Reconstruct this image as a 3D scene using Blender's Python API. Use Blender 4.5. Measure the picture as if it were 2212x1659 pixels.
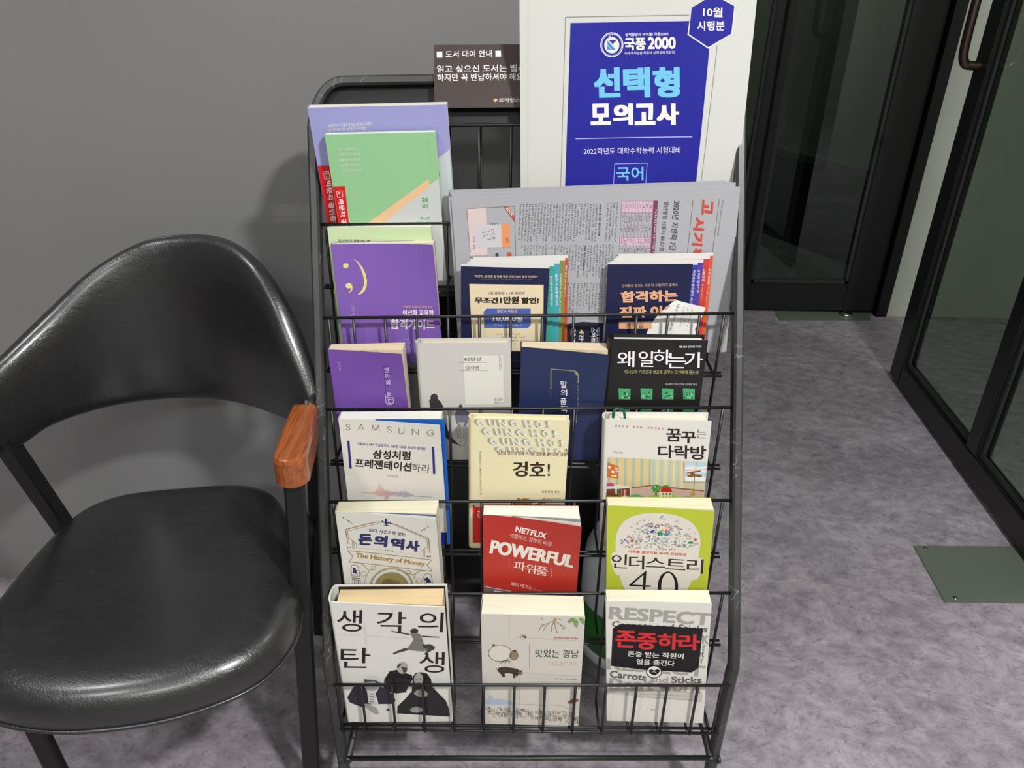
import bpy, bmesh, math, random
import numpy as np
from mathutils import Vector, Matrix
random.seed(7)
for o in list(bpy.data.objects): bpy.data.objects.remove(o)
SC = bpy.context.scene
COL = bpy.context.collection

# ------------------------------------------------------------------ camera
W, HH, F = 2212, 1659, 1661.0
CX, CY = 1106.0, 829.5
CH = 1.2
_d = np.array([1050-CX, 3960-CY, F]); _d /= np.linalg.norm(_d)
_U = -_d
_Y = np.array([0, 0, 1.0]) - _U[2]*_U; _Y /= np.linalg.norm(_Y)
_X = np.cross(_Y, _U)
R = np.array([_X, _Y, _U])
C = np.array([0, 0, CH])
cam = bpy.data.cameras.new('camera'); cam.sensor_width = 36; cam.lens = F/W*36
cam.clip_start = .02; cam.clip_end = 60
co = bpy.data.objects.new('camera', cam); COL.objects.link(co)
_m = Matrix.Identity(4)
for i in range(3):
    _m[i][0] = R[i][0]; _m[i][1] = -R[i][1]; _m[i][2] = -R[i][2]; _m[i][3] = C[i]
co.matrix_world = _m
SC.camera = co
# ------------------------------------------------------------------ light and exposure
wd = bpy.data.worlds.new('world'); SC.world = wd; wd.use_nodes = True
wd.node_tree.nodes['Background'].inputs[0].default_value = (.93, .97, 1, 1)
wd.node_tree.nodes['Background'].inputs[1].default_value = .12
def area(name, loc, size, power, col=(1, .99, .985), rot=(0, 0, 0)):
    l = bpy.data.lights.new(name, 'AREA'); l.shape = 'RECTANGLE'; l.size, l.size_y = size
    l.energy = power; l.color = col
    o = bpy.data.objects.new(name, l); o.location = loc; o.rotation_euler = rot; COL.objects.link(o); return o
area('ceiling_light_panel', (-1.1, -.7, 2.50), (.22, .22), 17)
area('ceiling_light_panel', (-1.25, .62, 2.50), (.24, .24), 15)
area('ceiling_light_panel', (.95, -.45, 2.50), (.17, .17), 92)
area('ceiling_light_panel', (-.1, -1.9, 2.50), (1.2, .3), 48)
area('added_fill_light', (1.85, 1.5, 2.50), (.3, .3), 17, (.95, 1, .97))  # added fill lamp, unseen; brightens the corridor wall and pale strip
area('added_fill_light', (1.0, 3.9, 2.50), (.4, .4), 7, (.95, 1, .97))  # second added fill, lifts the dim room behind the far glass
SC.view_settings.view_transform = 'Standard'; SC.view_settings.look = 'None'
SC.view_settings.gamma = 1; SC.view_settings.use_curve_mapping = False
SC.view_settings.exposure = 0.10

# ------------------------------------------------------------------ geometry from the photograph's measurements
def ray(px, py): return R @ np.array([(px-CX)/F, (py-CY)/F, 1.0])
def gp(px, py, z=0.0):
    r = ray(px, py); return C + r*((z-CH)/r[2])
def lean(px, py): return C + ray(px, py)*(1.099/(1-.064*(py-CY)/F))
def vplane(P, Q):
    n = np.cross(Q-P, [0, 0, 1.0]); n /= np.linalg.norm(n); return P, n
def hit(px, py, pl):
    P, n = pl; r = ray(px, py); return C + r*((P-C).dot(n)/r.dot(n))
def nrm(v): v = np.array(v, float); return v/np.linalg.norm(v)

# ------------------------------------------------------------------ materials
def lin(c): c /= 255.; return c/12.92 if c <= .04045 else ((c+.055)/1.055)**2.4
_mats = {}
def M(rgb, rough=.45, k=.80, metal=0, spec=.3, bump=None, coat=0):
    key = (tuple(rgb), rough, k, metal, spec, bump, coat)
    if key in _mats: return _mats[key]
    m = bpy.data.materials.new('paint'); m.use_nodes = True; nt = m.node_tree
    b = nt.nodes['Principled BSDF']
    b.inputs['Base Color'].default_value = (*[min(.86, lin(c)*k) for c in rgb], 1)
    b.inputs['Roughness'].default_value = rough; b.inputs['Metallic'].default_value = metal
    b.inputs['Specular IOR Level'].default_value = spec
    b.inputs['Coat Weight'].default_value = coat
    if bump:
        n = nt.nodes.new('ShaderNodeTexNoise'); n.inputs['Scale'].default_value = bump[0]; n.inputs['Detail'].default_value = 4
        tc = nt.nodes.new('ShaderNodeTexCoord'); nt.links.new(tc.outputs['Object'], n.inputs['Vector'])
        bp = nt.nodes.new('ShaderNodeBump'); bp.inputs['Strength'].default_value = bump[1]; bp.inputs['Distance'].default_value = .001
        nt.links.new(n.outputs['Fac'], bp.inputs['Height']); nt.links.new(bp.outputs['Normal'], b.inputs['Normal'])
    _mats[key] = m; return m
def ramp(nt, stops):
    r = nt.nodes.new('ShaderNodeValToRGB'); e = r.color_ramp.elements
    while len(e) < len(stops): e.new(.5)
    for i, (p, c) in enumerate(stops): e[i].position = p; e[i].color = (*c, 1)
    return r
def pages_mat(rgb):
    key = ('pages', rgb)
    if key in _mats: return _mats[key]
    m = bpy.data.materials.new('page_edges'); m.use_nodes = True; nt = m.node_tree; b = nt.nodes['Principled BSDF']
    tc = nt.nodes.new('ShaderNodeTexCoord'); mp = nt.nodes.new('ShaderNodeMapping'); mp.inputs['Scale'].default_value = (3, 900, 3)
    nt.links.new(tc.outputs['Object'], mp.inputs[0])
    n = nt.nodes.new('ShaderNodeTexNoise'); n.inputs['Scale'].default_value = 1.5; n.inputs['Detail'].default_value = 3
    nt.links.new(mp.outputs[0], n.inputs['Vector'])
    base = [min(.86, lin(c)*.64) for c in rgb]
    r = ramp(nt, [(.25, [x*.74 for x in base]), (.5, base), (1, [min(.88, x*1.04) for x in base])])
    nt.links.new(n.outputs['Fac'], r.inputs[0]); nt.links.new(r.outputs[0], b.inputs['Base Color'])
    bp = nt.nodes.new('ShaderNodeBump'); bp.inputs['Strength'].default_value = .35; bp.inputs['Distance'].default_value = .0006
    nt.links.new(n.outputs['Fac'], bp.inputs['Height']); nt.links.new(bp.outputs['Normal'], b.inputs['Normal'])
    b.inputs['Roughness'].default_value = .8; b.inputs['Specular IOR Level'].default_value = .15
    _mats[key] = m; return m

# ------------------------------------------------------------------ object helpers
def obj(name, bm_or_me, mats, parent=None, smooth=False, kind=None, label=None, local=False):
    if isinstance(bm_or_me, bmesh.types.BMesh):
        me = bpy.data.meshes.new(name); bm_or_me.to_mesh(me); bm_or_me.free()
    else: me = bm_or_me
    for m in (mats if isinstance(mats, (list, tuple)) else [mats]): me.materials.append(m)
    if smooth: me.shade_smooth()
    o = bpy.data.objects.new(name, me); COL.objects.link(o)
    if parent is not None:
        o.parent = parent
        if not local: o.matrix_parent_inverse = WM[parent.name].inverted()
    if kind: o['kind'] = kind
    if label: o['label'] = label
    return o
WM = {}
def thing(name, label, cat, loc, mat=None, group=None):
    o = bpy.data.objects.new(name, None); COL.objects.link(o); o.empty_display_size = .05
    mw = mat if mat is not None else Matrix.Translation(Vector([float(x) for x in loc]))
    o.matrix_world = mw; WM[o.name] = mw.copy()
    o['label'] = label; o['category'] = cat
    if group: o['group'] = group
    return o
def tag(o, label, cat, group=None):
    o['label'] = label; o['category'] = cat
    if group: o['group'] = group
    return o
def V(p): return Vector([float(x) for x in p])
def bm_box(bm, p0, ex, ey, ez):
    """box from corner p0 with edge vectors"""
    p0, ex, ey, ez = map(V, (p0, ex, ey, ez)); v = []
    for k in (0, 1):
        for (a, b) in ((0, 0), (1, 0), (1, 1), (0, 1)): v.append(bm.verts.new(p0+ex*a+ey*b+ez*k))
    for f in ((0, 3, 2, 1), (4, 5, 6, 7), (0, 1, 5, 4), (1, 2, 6, 5), (2, 3, 7, 6), (3, 0, 4, 7)): bm.faces.new([v[i] for i in f])
    return v
def box(name, lo, hi, mat, parent=None, bev=0, **kw):
    bm = bmesh.new(); bm_box(bm, lo, (hi[0]-lo[0], 0, 0), (0, hi[1]-lo[1], 0), (0, 0, hi[2]-lo[2]))
    if bev: bmesh.ops.bevel(bm, geom=list(bm.edges), offset=bev, segments=2, affect='EDGES')
    bmesh.ops.recalc_face_normals(bm, faces=bm.faces)
    return obj(name, bm, mat, parent, **kw)
def tube_bm(bm, pts, r, n=8, cap=True):
    pts = [V(p) for p in pts]; rings = []
    up = None
    for i, p in enumerate(pts):
        t = (pts[min(i+1, len(pts)-1)]-pts[max(i-1, 0)]).normalized()
        if up is None: up = t.orthogonal().normalized()
        up = (up - t*up.dot(t)).normalized(); s = t.cross(up)
        rr = r[i] if isinstance(r, (list, tuple)) else r
        rings.append([bm.verts.new(p+(up*math.cos(2*math.pi*k/n)+s*math.sin(2*math.pi*k/n))*rr) for k in range(n)])
    for a, b in zip(rings, rings[1:]):
        for k in range(n): bm.faces.new((a[k], a[(k+1) % n], b[(k+1) % n], b[k]))
    if cap: bm.faces.new(rings[0][::-1]); bm.faces.new(rings[-1])
def tube(name, pts, r, mat, parent=None, n=8, **kw):
    bm = bmesh.new(); tube_bm(bm, pts, r, n); bmesh.ops.recalc_face_normals(bm, faces=bm.faces)
    return obj(name, bm, mat, parent, smooth=True, **kw)
def sweep(name, pts, latvec, depvec, wl, wd_, mat, parent=None, bev=.002, **kw):
    """rectangular tube: lat and dep vectors per point"""
    bm = bmesh.new(); rings = []
    prof = []
    a, b, c = wl/2, wd_/2, bev
    for (x, y) in ((a-c, b), (-a+c, b), (-a, b-c), (-a, -b+c), (-a+c, -b), (a-c, -b), (a, -b+c), (a, b-c)): prof.append((x, y))
    for p, l, dd in zip(pts, latvec, depvec):
        p, l, dd = V(p), V(l), V(dd); rings.append([bm.verts.new(p+l*x+dd*y) for x, y in prof])
    for q, s in zip(rings, rings[1:]):
        for k in range(8): bm.faces.new((q[k], q[(k+1) % 8], s[(k+1) % 8], s[k]))
    bm.faces.new(rings[0][::-1]); bm.faces.new(rings[-1])
    bmesh.ops.recalc_face_normals(bm, faces=bm.faces)
    return obj(name, bm, mat, parent, **kw)
def smoothpath(pts, n=6):
    P = [np.array(p, float) for p in pts]; out = []
    for i in range(len(P)-1):
        p0 = P[max(i-1, 0)]; p1 = P[i]; p2 = P[i+1]; p3 = P[min(i+2, len(P)-1)]
        for k in range(n):
            t = k/n; out.append(.5*((2*p1)+(-p0+p2)*t+(2*p0-5*p1+4*p2-p3)*t*t+(-p0+3*p1-3*p2+p3)*t**3))
    out.append(P[-1]); return out

# ------------------------------------------------------------------ text as flat print
_tc = {}; PEND = []; BUILDS = []
def mesh_texts():
    """all strings of one resolution in one text curve, a line each, cut apart again by height"""
    for res in sorted({a[7] for a in PEND}):
        keys = sorted({a[1] for a in PEND if a[7] == res})
        c = bpy.data.curves.new('t', 'FONT'); c.body = chr(10).join(keys); c.resolution_u = res; c.fill_mode = 'FRONT'; c.space_line = 3
        o = bpy.data.objects.new('t', c); COL.objects.link(o); bpy.context.view_layer.update()
        me = bpy.data.meshes.new_from_object(o.evaluated_get(bpy.context.evaluated_depsgraph_get()))
        vs = np.array([v.co[:2] for v in me.vertices]); ln = np.round((.35-vs[:, 1])/3).astype(int)
        fl = [[] for _ in keys]
        for p in me.polygons: fl[ln[p.vertices[0]]].append(tuple(p.vertices))
        for i, k in enumerate(keys):
            used = sorted({v for f in fl[i] for v in f}); mp = {v: j for j, v in enumerate(used)}
            _tc[(k, res)] = (vs[used], [tuple(mp[v] for v in f) for f in fl[i]])
        bpy.data.objects.remove(o); bpy.data.curves.remove(c); bpy.data.meshes.remove(me)
def finish_prints():
    mesh_texts()
    for a in PEND: a[0]._text(*a[1:])
    for s_, name, parent in BUILDS: s_._build(name, parent)
STAMP = lambda bx, by: [(0, 0)] if not (bx or by) else [(x*bx, y*by) for x, y in ((1, 0), (-1, 0), (0, 1), (0, -1), (.96, .96), (-.96, .96), (.96, -.96), (-.96, -.96), (0, 0))]

THIN = {'A': [[(0, 0), (.5, 1), (1, 0)], [(.18, .36), (.82, .36)]], 'M': [[(0, 0), (.14, 1), (.5, .1), (.86, 1), (1, 0)]], 'N': [[(0, 0), (0, 1), (1, 0), (1, 1)]],
        'U': [[(0, 1), (0, .3), (.08, .1), (.3, 0), (.6, 0), (.88, .1), (1, .3), (1, 1)]],
        'S': [[(.95, .82), (.78, .97), (.5, 1), (.2, .94), (.1, .76), (.2, .6), (.5, .5), (.82, .4), (.95, .22), (.82, .05), (.5, 0), (.2, .04), (.02, .2)]],
        'G': [[(.92, .8), (.74, .95), (.5, 1), (.25, .93), (.06, .72), (0, .5), (.06, .26), (.25, .07), (.5, 0), (.76, .06), (.94, .24), (1, .47), (.58, .47)]]}
class Sheet:
    """a printed face: frame O, ex, ey (down), n (outward), size w,h and outward shape off(u,v)"""
    def __init__(s, O, ex, ey, n, w, h, off=None):
        s.O, s.ex, s.ey, s.n, s.w, s.h = O, ex, ey, n, w, h; s.off = off or (lambda u, v: 0.0)
        s.verts = []; s.faces = []; s.mi = []; s.mats = []; s.lay = .00006
    def P(s, u, v, t=0.0): return s.O + s.ex*u + s.ey*v + s.n*t
    def uv(s, px, py):
        t = 0.0
        for _ in range(5):
            h = hit(px, py, (s.O + s.n*t, s.n)); r = h - s.O; u, v = r.dot(s.ex), r.dot(s.ey)
            t = s.off(min(max(u, 0), s.w), min(max(v, 0), s.h))
        return np.array([u, v])
    def _mat(s, m):
        if isinstance(m, tuple): m = M(m, .38)
        if m not in s.mats: s.mats.append(m)
        return s.mats.index(m)
    def add(s, pts, faces, col, layer):
        b = len(s.verts); e = .00016+s.lay*layer
        for u, v in pts:
            cu, cv = min(max(u, .0002), s.w-.0002), min(max(v, .0002), s.h-.0002)
            s.verts.append(s.P(cu, cv, s.off(cu, cv)+e))
        i = s._mat(col)
        for f in faces: s.faces.append([b+k for k in f]); s.mi.append(i)
    def polyuv(s, col, uvs, layer=1, cuts=True):
        bm = bmesh.new()
        try: f = bm.faces.new([bm.verts.new((float(u), float(v), 0)) for u, v in uvs])
        except ValueError: bm.free(); return
        if f.normal.z == 0: f.normal_update()
        if cuts:
            us = [u for u, v in uvs]; vs = [v for u, v in uvs]
            if max(us)-min(us) > .012 or max(vs)-min(vs) > .012:
                bmesh.ops.triangulate(bm, faces=list(bm.faces))
                for k in range(1, 16):
                    if min(us) < k*s.w/16 < max(us): bmesh.ops.bisect_plane(bm, geom=list(bm.verts)+list(bm.edges)+list(bm.faces), plane_co=(k*s.w/16, 0, 0), plane_no=(1, 0, 0))
                    if min(vs) < k*s.h/16 < max(vs): bmesh.ops.bisect_plane(bm, geom=list(bm.verts)+list(bm.edges)+list(bm.faces), plane_co=(0, k*s.h/16, 0), plane_no=(0, 1, 0))
        bm.verts.index_update()
        s.add([v.co[:2] for v in bm.verts], [[v.index for v in f.verts] for f in bm.faces], col, layer); bm.free()
    def poly(s, col, pts, layer=1): s.polyuv(col, [s.uv(*p) for p in pts], layer)
    def frac(s, col, u0, v0, u1, v1, layer=1):
        s.polyuv(col, [(u0*s.w, v0*s.h), (u1*s.w, v0*s.h), (u1*s.w, v1*s.h), (u0*s.w, v1*s.h)], layer)
    def line(s, col, pts, wpx=1.5, layer=2, closed=False):
        q = [s.uv(*p) for p in pts]; sc = .5*wpx*.00068
        if closed: q.append(q[0])
        for a, b in zip(q, q[1:]):
            d_ = b-a; L = np.linalg.norm(d_)
            if L < 1e-6: continue
            d_ /= L; n_ = np.array([-d_[1], d_[0]])*sc; m = max(1, int(L/.008))
            pts_ = []; fs = []
            for k in range(m+1): p = a+d_*L*k/m; pts_ += [p+n_, p-n_]
            for k in range(m): fs.append((2*k, 2*k+1, 2*k+3, 2*k+2))
            s.add(pts_, fs, col, layer)
    def ell(s, col, cx, cy, rx, ry, layer=1, n=28, a0=0, a1=360, rot=0):
        c, sn = math.cos(math.radians(rot)), math.sin(math.radians(rot))
        pts = []
        for k in range(n):
            a = math.radians(a0+(a1-a0)*k/(n if a1-a0 >= 360 else n-1)); x, y = rx*math.cos(a), ry*math.sin(a)
            pts.append((cx+x*c-y*sn, cy+x*sn+y*c))
        s.poly(col, pts, layer)
    def ring(s, col, cx, cy, rx, ry, wpx=1.5, layer=2, n=36, a0=0, a1=360):
        pts = [(cx+rx*math.cos(math.radians(a0+(a1-a0)*k/n)), cy+ry*math.sin(math.radians(a0+(a1-a0)*k/n))) for k in range(n+1)]
        s.line(col, pts, wpx, layer)
    def text(s, txt, col, P0, P1, hpx, bx=0, by=None, layer=3, res=2, slant=0):
        by = bx if by is None else by
        PEND.append((s, txt, col, P0, P1, hpx, (bx, by, layer, slant), res))
    def build(s, name, parent): BUILDS.append((s, name, parent))
    def _text(s, txt, col, P0, P1, hpx, bbl, res):
        """P0..P1: ends of the lower edge of the text's box in photo pixels, hpx its height"""
        bx, by, layer, slant = bbl; bx *= .68; by *= .68
        vs, fs = _tc[(txt, res)]
        st = STAMP(bx, by)
        lo, hi = vs.min(0)-[bx, by], vs.max(0)+[bx, by]
        D = np.array(P1, float)-np.array(P0, float); Ln = np.linalg.norm(D); D /= Ln
        up = (P0[0]+D[1]*hpx, P0[1]-D[0]*hpx)
        a = s.uv(*P0); b = s.uv(*P1); c = s.uv(*up); xv = b-a; yv = c-a
        for si, (dx, dy) in enumerate(st):
            q = (vs+[dx, dy]-lo)/(hi-lo)
            q[:, 0] += slant*q[:, 1]
            s.add([a+xv*x+yv*y for x, y in q], fs, col, layer+.05*si)
    def vert(s, txt, col, x0, y0, x1, y1, wpx, bx=0, layer=3, fillr=.85):
        """upright letters stacked downwards from (x0,y0) to (x1,y1)"""
        n = len(txt)
        for i, ch in enumerate(txt):
            if ch == ' ': continue
            f0, f1 = i/n, (i+fillr)/n
            xa = x0+(x1-x0)*(f0+f1)/2; yb = y0+(y1-y0)*f1; hh = (y1-y0)*fillr/n
            s.text(ch, col, (xa-wpx/2, yb), (xa+wpx/2, yb), hh, bx, layer=layer)
    def scrib(s, col, P0, P1, h, layer=3, gap=.18, seed=None):
        """print too small to read: rows of tiny strokes"""
        rnd = random.Random(seed if seed is not None else int(P0[0]*7+P0[1]*13))
        a, b = s.uv(*P0), s.uv(*P1); D = b-a; L = np.linalg.norm(D); D /= L; Nn = np.array([D[1], -D[0]])
        hh = h*.00068; x = 0; pts = []; fs = []
        while x < L-hh*.5:
            if rnd.random() < gap: x += hh*.6; continue
            for _ in range(3):
                if rnd.random() < .5: x0, x1, y0, y1 = x+rnd.uniform(0, .3)*hh, x+rnd.uniform(.6, .9)*hh, 0, .14; o_ = rnd.uniform(0, .85); y0 += o_; y1 += o_
                else: x0 = x+rnd.uniform(0, .7)*hh; x1 = x0+.14*hh; y0, y1 = rnd.uniform(0, .3), rnd.uniform(.6, 1)
                k = len(pts); pts += [a+D*x0+Nn*hh*y0, a+D*x1+Nn*hh*y0, a+D*x1+Nn*hh*y1, a+D*x0+Nn*hh*y1]; fs.append((k, k+1, k+2, k+3))
            x += hh*1.02
        if pts: s.add(pts, fs, col, layer)
    def _build(s, name, parent):
        if not s.faces: return
        me = bpy.data.meshes.new(name); me.from_pydata([tuple(map(float, v)) for v in s.verts], [], s.faces)
        me.update()
        # make every print face look outward
        nn = V(s.n); fl = [p.index for p in me.polygons if p.normal.dot(nn) < 0]
        if fl:
            bm = bmesh.new(); bm.from_mesh(me); bm.faces.ensure_lookup_table()
            bmesh.ops.reverse_faces(bm, faces=[bm.faces[i] for i in fl]); bm.to_mesh(me); bm.free()
        o = obj(name, me, s.mats, parent)
        o.data.polygons.foreach_set('material_index', s.mi) if not fl else None
        if fl:
            for p, i in zip(o.data.polygons, s.mi): p.material_index = i
        return o

def slab(name, S, tf, tb, u0, u1, v0, v1, mat, parent, nu=16, nv=16, vtop=None, smooth=False, **kw):
    """closed sheet between front surface tf(u,v) and back tb(u,v) (outward offsets) of frame S"""
    vs = []; fs = []
    G = (nu+1)*(nv+1)
    for side in (tf, tb):
        for j in range(nv+1):
            for i in range(nu+1):
                u = u0+(u1-u0)*i/nu
                vt = v0 + (vtop(u) if vtop else 0)
                v = vt+(v1-vt)*j/nv; vs.append(tuple(float(x) for x in S.P(u, v, side(u, v))))
    I = lambda i, j, k: k*G+j*(nu+1)+i
    for j in range(nv):
        for i in range(nu):
            fs.append((I(i, j, 0), I(i, j+1, 0), I(i+1, j+1, 0), I(i+1, j, 0)))
            fs.append((I(i, j, 1), I(i+1, j, 1), I(i+1, j+1, 1), I(i, j+1, 1)))
    for i in range(nu):
        fs.append((I(i, 0, 0), I(i+1, 0, 0), I(i+1, 0, 1), I(i, 0, 1))); fs.append((I(i, nv, 0), I(i, nv, 1), I(i+1, nv, 1), I(i+1, nv, 0)))
    for j in range(nv):
        fs.append((I(0, j, 0), I(0, j, 1), I(0, j+1, 1), I(0, j+1, 0))); fs.append((I(nu, j, 0), I(nu, j+1, 0), I(nu, j+1, 1), I(nu, j, 1)))
    me = bpy.data.meshes.new(name); me.from_pydata(vs, [], fs); me.update()
    return obj(name, me, mat, parent, **kw)
# ------------------------------------------------------------------ the setting
def wall_mat(name, rgb, k, rough, bscale=260, bs=.12):
    m = bpy.data.materials.new(name); m.use_nodes = True; nt = m.node_tree; b = nt.nodes['Principled BSDF']
    tc = nt.nodes.new('ShaderNodeTexCoord'); n = nt.nodes.new('ShaderNodeTexNoise'); n.inputs['Scale'].default_value = bscale
    nt.links.new(tc.outputs['Object'], n.inputs['Vector'])
    n2 = nt.nodes.new('ShaderNodeTexNoise'); n2.inputs['Scale'].default_value = 2.2; n2.inputs['Detail'].default_value = 4
    nt.links.new(tc.outputs['Object'], n2.inputs['Vector'])
    c = [lin(x)*k for x in rgb]
    r = ramp(nt, [(.3, [x*.93 for x in c]), (.7, [x*1.05 for x in c])]); nt.links.new(n2.outputs['Fac'], r.inputs[0]); nt.links.new(r.outputs[0], b.inputs['Base Color'])
    bp = nt.nodes.new('ShaderNodeBump'); bp.inputs['Strength'].default_value = bs; bp.inputs['Distance'].default_value = .0008
    nt.links.new(n.outputs['Fac'], bp.inputs['Height']); nt.links.new(bp.outputs['Normal'], b.inputs['Normal'])
    b.inputs['Roughness'].default_value = rough; b.inputs['Specular IOR Level'].default_value = .3
    return m
def floor_mat():
    m = bpy.data.materials.new('mottled_vinyl_floor'); m.use_nodes = True; nt = m.node_tree; b = nt.nodes['Principled BSDF']; L = nt.links.new
    tc = nt.nodes.new('ShaderNodeTexCoord')
    mp = nt.nodes.new('ShaderNodeMapping'); mp.inputs['Rotation'].default_value = (0, 0, .9); mp.inputs['Scale'].default_value = (1, 1.35, 1)
    L(tc.outputs['Object'], mp.inputs[0])
    w = nt.nodes.new('ShaderNodeTexNoise'); w.inputs['Scale'].default_value = 5; w.inputs['Detail'].default_value = 3; L(mp.outputs[0], w.inputs['Vector'])
    mx = nt.nodes.new('ShaderNodeMixRGB'); mx.blend_type = 'ADD'; mx.inputs[0].default_value = .10; L(mp.outputs[0], mx.inputs[1]); L(w.outputs['Color'], mx.inputs[2])
    n1 = nt.nodes.new('ShaderNodeTexNoise'); n1.inputs['Scale'].default_value = 24; n1.inputs['Detail'].default_value = 9; n1.inputs['Roughness'].default_value = .68; n1.inputs['Distortion'].default_value = .25; L(mx.outputs[0], n1.inputs['Vector'])
    r1 = ramp(nt, [(.28, (.138, .122, .137)), (.44, (.205, .184, .203)), (.56, (.257, .232, .252)), (.72, (.333, .303, .328))]); L(n1.outputs['Fac'], r1.inputs[0])
    n2 = nt.nodes.new('ShaderNodeTexNoise'); n2.inputs['Scale'].default_value = 3.2; n2.inputs['Detail'].default_value = 5; L(mx.outputs[0], n2.inputs['Vector'])
    r2 = ramp(nt, [(.35, (.84, .84, .84)), (.68, (1.12, 1.12, 1.12))]); L(n2.outputs['Fac'], r2.inputs[0])
    n3 = nt.nodes.new('ShaderNodeTexNoise'); n3.inputs['Scale'].default_value = 70; n3.inputs['Detail'].default_value = 7; n3.inputs['Distortion'].default_value = 1.4; L(mx.outputs[0], n3.inputs['Vector'])
    r3 = ramp(nt, [(.32, (.60, .60, .63)), (.45, (1, 1, 1)), (.60, (1, 1, 1)), (.72, (1.28, 1.28, 1.28))]); L(n3.outputs['Fac'], r3.inputs[0])
    a = nt.nodes.new('ShaderNodeMixRGB'); a.blend_type = 'MULTIPLY'; a.inputs[0].default_value = 1; L(r1.outputs[0], a.inputs[1]); L(r2.outputs[0], a.inputs[2])
    c = nt.nodes.new('ShaderNodeMixRGB'); c.blend_type = 'MULTIPLY'; c.inputs[0].default_value = .8; L(a.outputs[0], c.inputs[1]); L(r3.outputs[0], c.inputs[2])
    L(c.outputs[0], b.inputs['Base Color']); b.inputs['Roughness'].default_value = .42; b.inputs['Specular IOR Level'].default_value = .35
    bp = nt.nodes.new('ShaderNodeBump'); bp.inputs['Strength'].default_value = .1; bp.inputs['Distance'].default_value = .0008
    L(n3.outputs['Fac'], bp.inputs['Height']); L(bp.outputs['Normal'], b.inputs['Normal'])
    return m
FLOOR = floor_mat()
GREYWALL = wall_mat('grey_wall_paint', (84, 84, 84), 1.9, .55)
PALE = wall_mat('pale_wall_paint', (164, 167, 155), .95, .7)
BLACKF = M((17, 18, 19), .42, 1.0, spec=.35, bump=(320, .12))
BLACKM = M((14, 14, 15), .5, 1.0, spec=.3)
CEIL = M((215, 215, 210), .9, 1.0)
def struct(name, lo, hi, mat, **kw):
    o = box(name, lo, hi, mat, **kw); o['kind'] = 'structure'; return o
WX = .31           # free end of the grey wall
struct('floor', (-2.6, -2.6, -.06), (3.6, 5.2, 0), FLOOR)
struct('ceiling', (-2.6, -2.6, 2.56), (3.6, 5.2, 2.62), CEIL)
struct('wall_back', (-2.6, 1.299, 0), (WX, 1.42, 2.56), GREYWALL)
struct('trim_1', (WX, 1.292, 0), (WX+.03, 1.43, 2.56), BLACKM)
struct('wall_left', (-2.7, -2.6, 0), (-2.6, 5.2, 2.56), GREYWALL)
struct('wall_front', (-2.6, -2.7, 0), (3.6, -2.6, 2.56), PALE)
struct('wall_right', (3.6, -2.6, 0), (3.7, 5.2, 2.56), PALE)
struct('wall_far', (-2.6, 5.2, 0), (3.6, 5.3, 2.56), PALE)
# far framed glass door wall
def glass_mat():
    m = bpy.data.materials.new('tinted_glass'); m.use_nodes = True; nt = m.node_tree; L = nt.links.new
    for n in list(nt.nodes):
        if n.type != 'OUTPUT_MATERIAL': nt.nodes.remove(n)
    out = [n for n in nt.nodes if n.type == 'OUTPUT_MATERIAL'][0]
    t = nt.nodes.new('ShaderNodeBsdfTransparent'); t.inputs[0].default_value = (.52, .565, .525, 1)
    g = nt.nodes.new('ShaderNodeBsdfGlossy'); g.inputs['Roughness'].default_value = .02; g.inputs[0].default_value = (.9, 1, .96, 1)
    fr = nt.nodes.new('ShaderNodeFresnel'); fr.inputs[0].default_value = 1.5
    mm = nt.nodes.new('ShaderNodeMath'); mm.operation = 'MULTIPLY_ADD'; mm.inputs[1].default_value = 1.0; mm.inputs[2].default_value = .03; L(fr.outputs[0], mm.inputs[0])
    ge = nt.nodes.new('ShaderNodeNewGeometry'); inv = nt.nodes.new('ShaderNodeMath'); inv.operation = 'SUBTRACT'; inv.inputs[0].default_value = 1; L(ge.outputs['Backfacing'], inv.inputs[1])
    m2 = nt.nodes.new('ShaderNodeMath'); m2.operation = 'MULTIPLY'; L(mm.outputs[0], m2.inputs[0]); L(inv.outputs[0], m2.inputs[1])
    mx = nt.nodes.new('ShaderNodeMixShader'); L(m2.outputs[0], mx.inputs[0]); L(t.outputs[0], mx.inputs[1]); L(g.outputs[0], mx.inputs[2]); L(mx.outputs[0], out.inputs[0])
    return m
GLASS = glass_mat()
YF = 2.95
FDPL = vplane(np.array([.9, YF, 0]), np.array([1.5, YF+.01, 0]))
xa = lambda px, py: float(hit(px, py, FDPL)[0]); za = lambda px, py: float(hit(px, py, FDPL)[2])
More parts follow.
